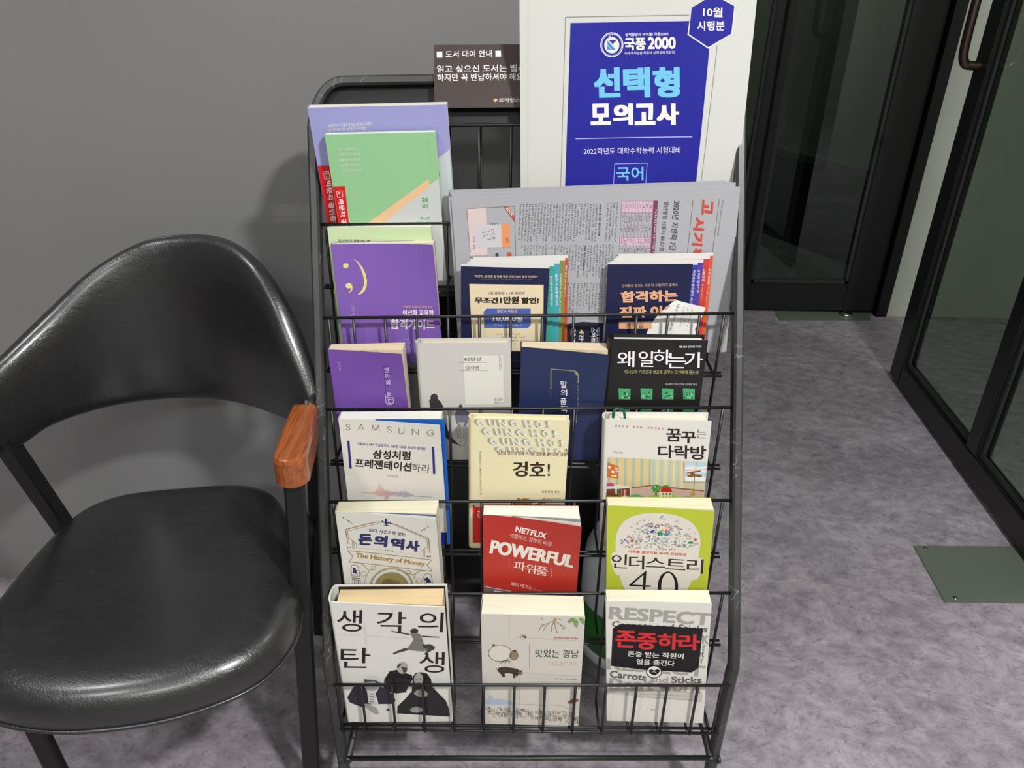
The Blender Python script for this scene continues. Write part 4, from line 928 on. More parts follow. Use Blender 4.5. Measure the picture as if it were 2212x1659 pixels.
s.poly((34, 33, 33), [p6(*p_) for p_ in ((838, 880), (860, 845), (910, 838), (960, 850), (995, 900), (1002, 960), (1060, 1020), (1120, 1080), (1150, 1160), (1155, 1218), (705, 1190), (708, 1130), (780, 1060), (830, 1000))], 3)
s.ell((168, 162, 156), *p6(888, 900), 10, 14, 4); s.poly((150, 144, 138), [p6(*p_) for p_ in ((845, 1020), (880, 985), (930, 985), (968, 1020), (960, 1045), (890, 1050))], 4); s.ell((150, 146, 140), *p6(870, 1160), 14, 6, 4)
for a in (872, 905): s.ell((50, 46, 44), *p6(a, 900), 1.6, 1, 5, n=8)
s.line((70, 64, 60), [p6(880, 930), p6(905, 931)], 1.2, 5); s.poly((70, 68, 66), [p6(609, 1165), p6(620, 1148), p6(638, 1152), p6(638, 1170)], 3)
s.build('cover_print', s.t)
s = book('off-white thick paperback with a pig, an onion and roots drawn on it', 6, (1039, 1326), (1264, 1331), .040, (204, 199, 188), (247, 241, 214), .001, d=.009, yaw=1.5, back=.5, pfrac=.9)
def p7(zx, zy): return (1000+zx/4.7406, 1250+zy/4.7406)
s.text('맛있는 경남', (56, 54, 50), p7(742, 802), p7(1185, 812), 17, .008, 0, res=3)
s.text('경남 먹거리 특산물 스토리텔링', (196, 70, 56), p7(932, 612), p7(1175, 622), 4, .02)
for i in range(2): s.scrib((206, 150, 140), p7(880+i*12, 862+i*27), p7(1175, 864+i*27), 4)
s.scrib((110, 106, 100), p7(932, 1030), p7(1170, 1036), 3.4)
s.line((176, 120, 110), [p7(682, 668), p7(683, 915)], 1.1); s.line((190, 150, 120), [p7(472, 370), p7(474, 592)], 1); s.line((176, 172, 160), [p7(583, 1010), p7(583, 1290)], .9)
s.line((176, 172, 160), [p7(530, 597), p7(1250, 640)], .7); s.line((180, 170, 160), [p7(560, 955), p7(900, 985), p7(1235, 1003)], .7)
s.ell((212, 208, 196), *p7(378, 762), 24, 17, 2); s.ring((70, 64, 56), *p7(378, 762), 24.5, 17.5, 1.1, 3); s.poly((90, 80, 66), [p7(305, 690), p7(303, 672), p7(318, 668), p7(330, 672), p7(318, 680), p7(322, 692)], 4)
s.ell((140, 124, 96), *p7(522, 785), 9, 10, 2); s.ring((80, 70, 54), *p7(522, 785), 9, 10, .9, 3); s.poly((90, 76, 58), [p7(512, 742), p7(505, 735), p7(540, 725), p7(548, 738), p7(535, 745), p7(540, 760)], 4)
for a, b in ((400, 850), (360, 855), (430, 872), (480, 868), (500, 850), (380, 868)): s.line((74, 66, 56), [p7(440, 832), p7((440+a)/2+8, (832+b)/2), p7(a, b)], 1.1)
PG = (66, 50, 44)
s.poly(PG, [p7(*p_) for p_ in ((352, 928), (372, 908), (440, 903), (520, 915), (560, 925), (585, 942), (610, 935), (604, 955), (612, 975), (604, 988), (575, 982), (558, 985), (562, 1000), (548, 1000), (535, 985), (540, 1015), (512, 1015), (515, 975), (470, 966), (430, 968), (425, 985), (440, 1002), (400, 1005), (398, 985), (372, 962), (355, 945))], 2)
s.line(PG, [p7(352, 930), p7(340, 918), p7(345, 912)], 1); s.poly((150, 120, 100), [p7(575, 962), p7(610, 972), p7(606, 988), p7(578, 980)], 4)
s.ring((150, 146, 130), *p7(618, 595), 7, 5, .8); s.poly((96, 78, 54), [p7(592, 585), p7(635, 582), p7(652, 600), p7(640, 612), p7(625, 595)], 3)
s.poly((170, 146, 84), [p7(930, 398), p7(960, 400), p7(955, 440), p7(930, 458)], 2)
for P_ in ([(945, 420), (880, 455), (830, 470), (790, 500), (775, 540)], [(930, 440), (910, 490), (908, 545)], [(940, 450), (950, 500), (965, 555)], [(950, 440), (1000, 470), (1040, 490), (1035, 520)], [(880, 455), (840, 500), (825, 530)], [(830, 470), (800, 475)], [(965, 400), (1005, 425)], [(800, 400), (815, 418)], [(940, 500), (930, 520)], [(1000, 470), (1030, 515)]): s.line((120, 104, 74), [p7(*p_) for p_ in P_], 1.1)
for P_ in ([(1070, 440), (1100, 405), (1150, 398), (1130, 430), (1100, 455)], [(1120, 430), (1160, 410), (1185, 440), (1170, 505), (1140, 480)], [(1180, 400), (1230, 402), (1252, 430), (1258, 478), (1215, 455)]): s.poly((132, 158, 96), [p7(*p_) for p_ in P_], 3); s.line((84, 110, 60), [p7(*P_[0]), p7(*P_[2])], .9, 4)
s.poly((168, 180, 200), [p7(*p_) for p_ in ((232, 1240), (270, 1225), (262, 1200), (290, 1190), (310, 1205), (300, 1228), (380, 1232), (480, 1250), (560, 1280), (520, 1295), (380, 1290), (235, 1285))], 2)
s.poly((140, 80, 44), [p7(*p_) for p_ in ((1068, 1265), (1100, 1242), (1150, 1220), (1185, 1240), (1180, 1256), (1120, 1275), (1085, 1280))], 2)
rr = random.Random(5)
for i in range(150):
    x = rr.uniform(235, 1190); y = rr.uniform(1305+.06*(x-235), 1385+.075*(x-235)); w_, h_ = rr.uniform(10, 34), rr.uniform(10, 40)
    s.line((150, 144, 132) if rr.random() < .6 else (110, 104, 96), [p7(x, y), p7(x+w_, y+1), p7(x+w_, y+h_), p7(x, y+h_)], .8, 2, True)
s.line((170, 150, 130), [p7(570, 1290), p7(700, 1285), p7(800, 1300), p7(900, 1290), p7(1000, 1300), p7(1100, 1335), p7(1210, 1320)], .8)
s.build('cover_print', s.t)
s = book('white paperback with grey lettering and a black label bearing a red title', 6, (1309, 1298), (1537, 1300), .024, (216, 213, 203), (248, 243, 216), .003, d=.018, yaw=4.5, back=2, pfrac=.9)
def p8(zx, zy): return (1260+zx/4.0556, 1250+zy/4.0556)
LG = (160, 158, 152); DG = (96, 92, 90)
s.text('RESPECT', LG, p8(222, 352), p8(1112, 412), 27, .05, .04, res=3)
s.text('Carrots and Sticks', DG, p8(250, 425), p8(1085, 470), 14, .02)
s.text('K', LG, p8(1040, 570), p8(1098, 573), 19, .05); s.text('f', LG, p8(1040, 640), p8(1070, 640), 15, .05); s.text('nt', DG, p8(1010, 684), p8(1056, 686), 11, .03); s.text('f', LG, p8(1022, 742), p8(1052, 742), 12, .05)
s.text('RESPECT', LG, p8(205, 795), p8(1058, 860), 24, .05, .04, res=3)
s.text('Carrots', DG, p8(230, 862), p8(548, 896), 15, .035, res=3); s.text('and', LG, p8(580, 903), p8(742, 912), 12, .03); s.text('Sticks', DG, p8(770, 912), p8(1036, 916), 14, .035, res=3)
s.text("Don't work", LG, p8(228, 975), p8(1030, 1000), 28, .05, .04)
s.poly((190, 188, 178), [p8(178, 950), p8(1045, 1000), p8(1040, 1080), p8(176, 1005)], 1)
for i in range(3): s.scrib((130, 126, 120), p8(220+i*120, 972+i*34), p8(975, 1000+i*34), 3.6)
s.poly((22, 20, 20), [p8(*p_) for p_ in ((258, 435), (320, 397), (700, 415), (1048, 436), (1010, 780), (950, 820), (700, 806), (560, 800), (243, 762))], 4)
for ch, a, b, y0_, y1_, h in (('존', 278, 458, 598, 606, 37), ('중', 462, 640, 616, 622, 36), ('하', 648, 835, 615, 622, 35), ('라', 832, 1020, 624, 628, 35)): s.text(ch, (206, 46, 50), p8(a, y0_), p8(b, y1_), h, .045, .035, 6, 3)
s.text('존중 받는 직원이', (230, 228, 220), p8(388, 680), p8(876, 702), 12, .022, .008, 6); s.text('일을 즐긴다', (230, 228, 220), p8(464, 748), p8(798, 766), 12, .022, .008, 6)
s.ell((22, 20, 20), *p8(620, 815), 17, 14, 5); s.ell((224, 221, 212), *p8(620, 815), 15, 12.2, 6)
s.poly((22, 20, 20), [p8(*p_) for p_ in ((572, 800), (600, 792), (622, 802), (650, 790), (672, 800), (660, 825), (630, 845), (600, 838), (582, 822))], 7); s.line((224, 221, 212), [p8(600, 815), p8(622, 812), p8(645, 828)], 1.1, 8)
s.scrib((70, 66, 64), p8(560, 1148), p8(628, 1152), 4); s.scrib((60, 56, 54), p8(490, 945), p8(740, 955), 4, 5)
s.build('cover_print', s.t)
# ------------------------------------------------------------------ envelope, newspapers, brochures, slips, sign
def sheetthing(label, cat, name, k, TL, TR, T, col, d, back, H=None, off=None, group=None, part='paper_sheet', BLr=None, bottom=None, rough=.5, nu=16, nv=16, TBk=None):
    p, n = tierframe(k, d, back)
    O = hit(*TL, (p, n)); Q = hit(*TR, (p, n)); w = np.linalg.norm(Q-O); ex = (Q-O)/w
    ey = np.cross(n, ex); ey = -ey if ey[2] > 0 else ey
    zf = FLZ[k]+.0018; hmax = min((O[2]-zf)/(-ey[2]), (Q[2]-zf)/(-ey[2])); H = H or hmax
    f = off(w, H) if off else (lambda u, v: 0.0)
    S = Sheet(O, ex, ey, n, w, H, f); S.lay = .0001; base = O+ex*w/2+ey*H
    m = Matrix.Identity(4)
    for i in range(3): m[i][3] = float(base[i])
    t = thing(name, label, cat, base, m, group); S.t = t; S.T = T
    slab(part, S, lambda u, v: f(u, v), lambda u, v: f(u, v)-T, 0, w, 0, H, M(col, rough, spec=.3) if isinstance(col, tuple) else col, t, nu, nv)
    return S
PAPER = M((228, 228, 220), .55, .62, spec=.25, bump=(14, .5))
wob = lambda w, H: (lambda u, v: .0018*math.sin(7*u/w+1)*math.sin(5*v/H)+.0003*math.sin(13*u/w)*math.cos(9*v/H))
s = sheetthing('large white envelope with a blue printed panel, tallest item in the rack', 'envelope', 'mailing_envelope', 1, (1122, -14), (1637, -20), .004, PAPER, .018, 4, off=wob, rough=.5)
def pe(zx, zy): return (1100+zx/3.95, zy/3.95)
BLU = M((40, 40, 156), .42, .68, spec=.2)
s.line((206, 204, 196), [pe(165, -60), pe(160, 1620)], 2.2, 1)
s.line((130, 130, 140), [pe(1535, 128), pe(480, 146), pe(438, 1640)], 1, 2); s.line((130, 130, 140), [pe(1775, 390), pe(1632, 1600)], 1, 2)
s.poly(BLU, [pe(*p_) for p_ in ((523, 196), (1730, 176), (1590, 1600), (475, 1640))], 1)
s.poly((226, 224, 214), [pe(*p_) for p_ in ((1554, 66), (1554, 64), (1520, 296), (1698, 416), (1905, 290), (1930, 50), (1740, -60))], 3)
s.poly(BLU, [pe(*p_) for p_ in ((1556, 66), (1740, -45), (1920, 52), (1895, 286), (1698, 402), (1532, 290))], 4)
WE = (230, 228, 222)
s.text('10월', WE, pe(1650, 142), pe(1818, 148), 21, .03, .02, 6); s.text('시행분', WE, pe(1603, 262), pe(1835, 262), 21, .03, .02, 6)
s.text('성적향상의 바이블! 국풍2000!', WE, pe(990, 310), pe(1356, 304), 7.5, .025, layer=3)
s.text('국풍', WE, pe(982, 430), pe(1165, 428), 27, .07, .05, 3, 3); s.text('2000', WE, pe(1182, 420), pe(1420, 417), 26, .05, .04, 3, 4)
s.text('국어·독서논술·학종의 삼위일체 학습법', (214, 212, 226), pe(980, 468), pe(1408, 460), 7, .012, layer=3)
s.ring(WE, *pe(875, 382), 24, 26, 1.6, 3); s.ring(WE, *pe(875, 382), 21.5, 23.5, .8, 3); s.ell((222, 220, 210), *pe(875, 385), 16.3, 17.8, 3)
s.poly((64, 136, 208), [pe(*p_) for p_ in ((838, 345), (908, 425), (875, 425), (838, 380))], 5); s.poly((64, 136, 208), [pe(*p_) for p_ in ((835, 385), (868, 424), (833, 422))], 5); s.poly((56, 50, 150), [pe(*p_) for p_ in ((848, 340), (918, 340), (882, 378))], 5)
s.scrib(WE, pe(845, 315), pe(925, 305), 5, 3, gap=.02)
LB = (112, 190, 226)
for ch, a, b in (('선', 724, 950), ('택', 975, 1205), ('형', 1228, 1458)): s.text(ch, LB, pe(a, 836), pe(b, 830), 66, .075, .055, 3, 3)
for ch, a, b in (('모', 695, 868), ('의', 885, 1058), ('고', 1070, 1248), ('사', 1258, 1450)): s.text(ch, WE, pe(a, 1070), pe(b, 1066), 47, .085, .055, 3, 3)
s.line((190, 188, 226), [pe(565, 1184), pe(1560, 1168)], 1.4, 3)
s.text('2022학년도 대학수학능력 시험대비', (214, 212, 226), pe(635, 1320), pe(1458, 1308), 14.5, .006, layer=3)
s.line((140, 170, 220), [pe(*p_) for p_ in ((900, 1398), (1177, 1392), (1162, 1600), (888, 1605))], 1.3, 3, True)
s.text('국어', LB, pe(915, 1542), pe(1145, 1538), 30, .025, layer=3, res=3)
s.build('envelope_print', s.t)
# newspapers: a stack of folded papers, the front one printed
NP = M((190, 190, 195), .75, .60, spec=.15, bump=(30, .5))
nwob = lambda w, H: (lambda u, v: .0022*math.sin(6*u/w)*(1-.5*v/H)+.0004*math.sin(11*u/w+2)*math.sin(6*v/H))
nws = [((968, 411), (1570, 391), .029, 'rearmost folded newspaper of the stack, its plain top fold showing'),
       ((972, 414), (1580, 393), .0255, 'folded newspaper next behind the middle of the newspaper stack'),
       ((975, 417), (1590, 395), .022, 'folded newspaper second behind the printed front newspaper'),
       ((969, 426), (1588, 398), .0185, 'folded newspaper directly behind the printed front newspaper')]
for TL, TR, d_, lb in nws: sheetthing(lb, 'newspaper', 'newspaper', 2, TL, TR, .0030, NP, d_+.010, 3, off=nwob, group='folded newspapers in the rack', part='folded_sheets')
s = sheetthing('front folded newspaper with a red masthead printed sideways', 'newspaper', 'newspaper', 2, (975, 430), (1599, 404), .0050, NP, .0255, 3, off=nwob, group='folded newspapers in the rack', part='folded_sheets')
def pw_(zx, zy): return (960+zx/3.3515, 390+zy/3.3515)
INK = (96, 94, 104); RD = (198, 72, 56)
def ntext(t_, col, x0, y0, x1, y1, h, **kw): s.text(t_, col, pw_(x0, y0), pw_(x1, y1), h, **kw)
for ch, y0, y1, xb in (('고', 138, 245, 1868), ('시', 262, 358, 1806), ('기', 376, 468, 1796), ('획', 486, 590, 1790)): ntext(ch, RD, xb, y0, xb-7, y1, 24, bx=.06, by=.05, res=3)
ntext('2020년 지방직 7급 합격선', (70, 68, 76), 1660, 145, 1612, 640, 15, bx=.014)
ntext('일반행정 서울시 88.57점', (80, 78, 86), 1590, 148, 1556, 505, 10.5, bx=.006)
s.line(INK, [pw_(1800, 140), pw_(1758, 530)], .8); s.line(INK, [pw_(1992, 130), pw_(1940, 520)], .8)
ntext('제1130호 | 2020년 11월 2일 월요일 발행', (120, 118, 126), 2010, 135, 1972, 400, 4)
s.poly((122, 60, 90), [pw_(1515, 145), pw_(1546, 146), pw_(1522, 530), pw_(1492, 530)], 2)
s.scrib((222, 206, 216), pw_(1524, 205), pw_(1504, 520), 5, 4)
for (a, b, c) in ((150, 232, (206, 174, 190)), (412, 470, (206, 174, 190))): s.poly(c, [pw_(1283-(a-150)*.05, a), pw_(1512-(a-150)*.06, a), pw_(1512-(b-150)*.06, b), pw_(1283-(b-150)*.05, b)], 2)
for i in range(10):
    x = 1285+i*25; s.line((160, 130, 150), [pw_(x, 150), pw_(x-20, 520)], .7, 3)
    for (a, b) in ((165, 205), (250, 300), (335, 370), (420, 460), (485, 520)): s.scrib((90, 84, 96), pw_(x+6-(a-150)*.055, a), pw_(x+6-(b-150)*.055, b), 3.6, 4)
for y in (150, 232, 322, 412, 470): s.line((160, 130, 150), [pw_(1283-(y-150)*.05, y), pw_(1512-(y-150)*.06, y)], .7, 3)
def col_(x0, x1, y0, y1, step=22, h=4.0):
    x = x0
    while x < x1: s.scrib(INK, pw_(x-(y0-150)*.06, y0+random.uniform(-2, 2)), pw_(x-(y1-150)*.06, y1-random.choice((0, 0, 0, 40))), h, 3, gap=.12, seed=int(x*3+y0)); x += step
col_(548, 860, 165, 440); col_(880, 1120, 165, 440); col_(1180, 1260, 160, 440)
col_(575, 880, 465, 540); col_(880, 1250, 465, 700); col_(1000, 1230, 740, 960); col_(925, 985, 740, 960)
ntext('서울시 등 10곳 합격선 상승', (60, 58, 66), 1122, 170, 1112, 400, 4.6, bx=.02)
ntext('강원도 90.13→87.64점 하락', (60, 58, 66), 1012, 470, 998, 650, 4.4, bx=.02)
s.line((120, 118, 124), [pw_(162, 205), pw_(508, 184), pw_(517, 560), pw_(190, 560)], 1, 2, True)
s.poly((212, 192, 190), [pw_(162, 206), pw_(300, 198), pw_(312, 540), pw_(186, 545)], 2)
s.poly((170, 78, 58), [pw_(430, 190), pw_(462, 187), pw_(508, 262), pw_(508, 300)], 3); s.text('BOOK', (226, 206, 196), pw_(444, 205), pw_(488, 258), 6, .04, layer=4)
s.poly((196, 194, 198), [pw_(218, 325), pw_(410, 312), pw_(418, 482), pw_(232, 488)], 3); s.poly((222, 146, 96), [pw_(410, 312), pw_(472, 308), pw_(474, 482), pw_(418, 485)], 3)
for i in range(3): s.scrib((150, 130, 120), pw_(335-i*32, 345+i*10), pw_(345-i*32, 440), 8, 4)
s.scrib(INK, pw_(330, 322), pw_(400, 318), 4, 4); s.scrib((120, 80, 50), pw_(440, 410), pw_(446, 470), 7, 4); s.scrib(INK, pw_(205, 395), pw_(210, 495), 4, 4)
s.poly((196, 80, 50), [pw_(455, 520), pw_(485, 518), pw_(487, 560), pw_(457, 560)], 3); s.poly((70, 68, 70), [pw_(370, 525), pw_(390, 524), pw_(392, 560), pw_(372, 560)], 3)
s.poly((38, 40, 58), [pw_(870, 1045), pw_(900, 1035), pw_(1000, 1022), pw_(1145, 1030), pw_(1165, 1035), pw_(1150, 1290), pw_(860, 1290)], 3)
ntext('박문각 공무원', (190, 190, 200), 1100, 1062, 1095, 1190, 7.5, bx=.03, layer=5); ntext('스파르타', (214, 214, 220), 1058, 1062, 1056, 1210, 11, bx=.05, layer=5)
ntext('4', (206, 196, 130), 975, 1075, 972, 1108, 11, bx=.05, layer=5); ntext('관왕', (214, 214, 220), 972, 1112, 970, 1210, 11, bx=.05, layer=5); ntext('합격', (214, 214, 220), 915, 1062, 912, 1190, 11, bx=.05, layer=5)
s.scrib(INK, pw_(1900, 975), pw_(1890, 1130), 4.5)
s.build('newspaper_print', s.t)
# brochures: two fanned piles
NVY = (28, 32, 66)
def brochure(label, k, TL, TR, d_, col, grp, strip=None, back=3):
    s = sheetthing(label, 'brochure', 'brochure', k, TL, TR, .0013, (214, 212, 208), d_, back, off=lambda w, H: (lambda u, v: .0007*math.sin(math.pi*u/w)), group=grp, part='inner_pages', nu=8, nv=4)
    cm = M(col, .4); f = s.off
    slab('cover', s, lambda u, v: f(u, v)+.0005, lambda u, v: f(u, v), 0, s.w, .0042 if col != NVY else .0026, s.h, cm, s.t, nu=16, nv=16)
    o_ = s.off; s.off = lambda u, v: o_(u, v)+.0005
    return s
G1 = 'brochures fanned beside the newspaper print'; G2 = 'brochures fanned under the paper slips'
fan1 = [((1022, 556), (1226, 551), .0205, (206, 74, 34), 'orange-edged brochure, outermost of the pile with the beige discount panel'),
        ((1016, 560), (1221, 556), .0180, (132, 134, 76), 'olive-edged brochure in the pile with the beige discount panel'),
        ((1010, 566), (1209, 563), .0155, (70, 158, 176), 'sky-blue-edged brochure in the pile with the beige discount panel'),
        ((1005, 570), (1197, 569), .0130, (60, 158, 140), 'teal-edged brochure in the pile with the beige discount panel')]
strips = []
for TL, TR, d_, c, lb in fan1:
    b = brochure(lb, 2, TL, TR, d_, c, G1); strips.append(b)
def vt(b, t_, col, P0, P1, h, bo=.02): b.text(t_, col, P0, P1, h, bo)
vt(strips[0], '학점은행제', (236, 214, 200), (1221, 572), (1217, 640), 4)
vt(strips[1], '사회복지사·공인노무사·대학편입', (226, 226, 206), (1209, 590), (1206, 690), 5)
vt(strips[2], '법무사·감정평가사', (226, 236, 236), (1199, 592), (1200, 660), 5.5)
vt(strips[3], '공인중개사·주택관리사', (220, 240, 232), (1188, 596), (1189, 662), 5.5)
for b in strips: b.build('cover_print', b.t)
s = brochure('navy brochure with a beige discount panel, front of its pile', 2, (996, 571), (1187, 576), .0095, NVY, G1)
def pf(zx, zy): return (960+zx/3.3515, 390+zy/3.3515)
s.poly((222, 206, 172), [pf(180, 748), pf(718, 754), pf(715, 1235), pf(205, 1235)], 2)
s.text('"박문각, 공무원 합격률 평균 대비 16배 달성 이벤트!"', (206, 190, 160), pf(216, 702), pf(676, 706), 6, .015); s.scrib((130, 124, 120), pf(262, 718), pf(630, 720), 3)
s.text('1위 르하임 × 1위 박문각', (66, 62, 110), pf(322, 826), pf(583, 826), 6.5, .02, layer=4)
s.text('무조건', (34, 28, 30), pf(220, 888), pf(388, 890), 13.5, .075, .05, 4); s.text('1만원', (34, 28, 30), pf(402, 890), pf(538, 890), 15, .075, .05, 4); s.text('할인!', (34, 28, 30), pf(556, 890), pf(683, 890), 13.5, .075, .05, 4)
s.poly((76, 96, 166), [pf(305, 926), pf(624, 926), pf(626, 1045), pf(602, 1068), pf(288, 1066), pf(284, 950)], 4)
s.text('할인 & 적립금', (226, 190, 170), pf(380, 955), pf(526, 955), 7, .02, layer=5)
s.text('10,000', (232, 230, 224), pf(350, 1022), pf(520, 1024), 14, .06, .04, 5); s.text('원', (232, 230, 224), pf(524, 1022), pf(566, 1022), 11, .06, .04, 5)
s.scrib((190, 196, 220), pf(356, 1050), pf(560, 1052), 3.6, 5)
for i in range(3): s.scrib((120, 108, 96), pf(376+i*20, 1118+i*23), pf(548 if i != 1 else 585, 1118+i*23), 4.5, 4)
s.scrib((90, 100, 140), pf(490, 1310), pf(560, 1312), 4, 4)
s.build('cover_print', s.t)
fan2 = [((1336, 549), (1541, 546), .0215, (214, 92, 44), 'orange-edged brochure, outermost of the pile behind the paper slips'),
        ((1332, 554), (1534, 553), .0190, (196, 64, 62), 'red-edged brochure in the pile behind the paper slips'),
        ((1326, 559), (1520, 561), .0165, (84, 60, 150), 'violet-edged brochure in the pile behind the paper slips'),
        ((1320, 564), (1508, 566), .0140, (56, 64, 160), 'blue-edged brochure in the pile behind the paper slips')]
strips = [brochure(lb, 2, TL, TR, d_, c, G2) for TL, TR, d_, c, lb in fan2]
vt(strips[0], '경찰공무원', (240, 220, 206), (1529, 579), (1527, 614), 5.5); vt(strips[1], '교원임용', (240, 220, 214), (1518, 580), (1516, 608), 5.5)
vt(strips[2], '공무원 합격기준', (222, 216, 236), (1507, 582), (1505, 632), 5.5); vt(strips[3], '박문각의 합격관리 시스템', (222, 220, 236), (1497, 583), (1490, 660), 5.5)
strips[0].scrib((236, 200, 170), (1527, 620), (1524, 650), 3.6); strips[1].scrib((236, 190, 180), (1516, 612), (1513, 650), 3.6)
for b in strips: b.build('cover_print', b.t)
s = brochure('navy brochure with large peach lettering, half covered by paper slips', 2, (1313, 567), (1497, 566), .0110, NVY, G2)
PC = (222, 168, 128)
s.text('합격률로 말하는 박문각 수험/자격 올패스', (186, 160, 140), pf(1283, 774), pf(1690, 764), 7, .006, layer=3)
s.text('합격하는', PC, pf(1278, 885), pf(1688, 872), 25, .07, .055, 3, 3); s.text('진짜 이유', PC, pf(1268, 995), pf(1680, 985), 25, .07, .055, 3, 3)
s.poly(PC, [pf(1263, 1024), pf(1500, 1020), pf(1500, 1072), pf(1263, 1074)], 3); s.text('르하임', (110, 80, 70), pf(1310, 1066), pf(1440, 1064), 11, .01, layer=4)
s.build('cover_print', s.t)
# crumpled slips in front of that pile
WPM = M((226, 224, 218), .7, .82, spec=.2, bump=(40, .6))
def slip(label, corners, d_, bend, prints):
    p, n = tierframe(2, d_, 8); q = [hit(*c, (p, n)) for c in corners]; O = q[0]; ex = nrm(q[1]-q[0]); w = np.linalg.norm(q[1]-q[0])
    ey = nrm(np.cross(ex, n)); ey = ey if ey[2] < 0 else -ey
    h = abs((q[3]-q[0]).dot(ey)); f = lambda u, v: bend*math.sin(math.pi*u/w)*(1-.5*v/h)+.0012*math.sin(40*u+60*v)
    S = Sheet(O, ex, ey, n, w, h, f); c = O+ex*w/2+ey*h
    t = thing('paper_slip', label, 'paper slip', c, None, 'crumpled paper slips in the rack'); S.t = t
    slab('paper', S, f, lambda u, v: f(u, v)-.0006, 0, w, 0, h, WPM, t, nu=10, nv=10)
    prints(S); S.build('slip_print', t)
def pr1(s):
    for i in range(14): 
        a = i*5.6; s.poly((60, 58, 58), [pw_(1490-a*.9, 920+a*2.4), pw_(1530-a*.9, 918+a*2.4), pw_(1529-a*.9, 921+a*2.4+(i % 3)*2), pw_(1489-a*.9, 923+a*2.4+(i % 3)*2)], 2)
    for i in range(4): s.scrib((130, 128, 126), pw_(1560+i*26, 900+i*12), pw_(1500+i*26, 1080), 4)
def pr2(s):
    s.text('마스터키 출력', (120, 118, 116), pw_(1685, 890), pw_(1622, 1080), 6.5, .0)
    for i in range(3): s.scrib((150, 148, 146), pw_(1730+i*30, 905+i*12), pw_(1700+i*24, 1060), 4)
    s.poly((190, 60, 60), [pw_(1836, 1032), pw_(1846, 1036), pw_(1830, 1085), pw_(1812, 1085)], 3)
slip('crumpled white paper slip with a barcode tucked over the navy brochure', [(1404, 633), (1462, 652), (1430, 760), (1370, 740)], .0066, .003, pr1)
slip('crumpled white paper slip with faint sideways lettering beside the barcode slip', [(1425, 638), (1524, 664), (1505, 760), (1405, 735)], .0040, .003, pr2)
# notice sheet at the top of the rack
p = lean(940, 100); pl2 = (p+npl*.016, nrm(npl+np.array([0, 0, .0])))
O = hit(937, 97, pl2); Q = hit(1250, 95, pl2); w = np.linalg.norm(Q-O); ex = (Q-O)/w; ey = nrm(np.cross(ex, pl2[1])); ey = ey if ey[2] < 0 else -ey
bt = hit(939, 233, pl2); h = abs((bt-O).dot(ey))
s = Sheet(O, ex, ey, pl2[1], w, h); t = thing('notice_sheet', 'dark brown laminated notice with white lettering at the top of the rack', 'sign', O+ex*w/2+ey*h)
SG = wall_mat('brown_notice', (70, 62, 60), 1.0, .22, 90, .35)
slab('card', s, lambda u, v: 0, lambda u, v: -.0012, 0, w, 0, h, SG, t, 4, 4)
def ps(zx, zy): return (600+zx/3.949, 80+zy/3.949)
SW = (226, 222, 218)
s.text('도서 대여 안내', SW, ps(1432, 178), ps(1828, 170), 15, .02)
s.poly(SW, [ps(1355, 125), ps(1403, 124), ps(1405, 176), ps(1357, 177)], 2); s.poly(SW, [ps(1856, 118), ps(1903, 117), ps(1905, 168), ps(1858, 169)], 2)
s.text('읽고 싶으신 도서는 빌려가셔도 됩니다', SW, ps(1358, 305), ps(2560, 290), 16, .018)
s.text('하지만 꼭 반납하셔야 해요!', SW, ps(1360, 378), ps(2110, 370), 16, .018)
s.text('르하임스터디카페', (206, 202, 196), ps(1886, 558), ps(2250, 552), 9, .02)
s.poly((196, 170, 120), [ps(1838, 540), ps(1850, 525), ps(1868, 526), ps(1876, 538), ps(1857, 558)], 2)
s.build('notice_print', t)
bm = bmesh.new()
for u in (.25, .75):
    a = s.P(w*u, h*.62, -.0012); bm_box(bm, a-ex*.01, ex*.02, ey*.02, -s.n*.006)
bmesh.ops.recalc_face_normals(bm, faces=bm.faces); obj('adhesive_pad', bm, M((200, 200, 200), .8, 1), t, kind='stuff')

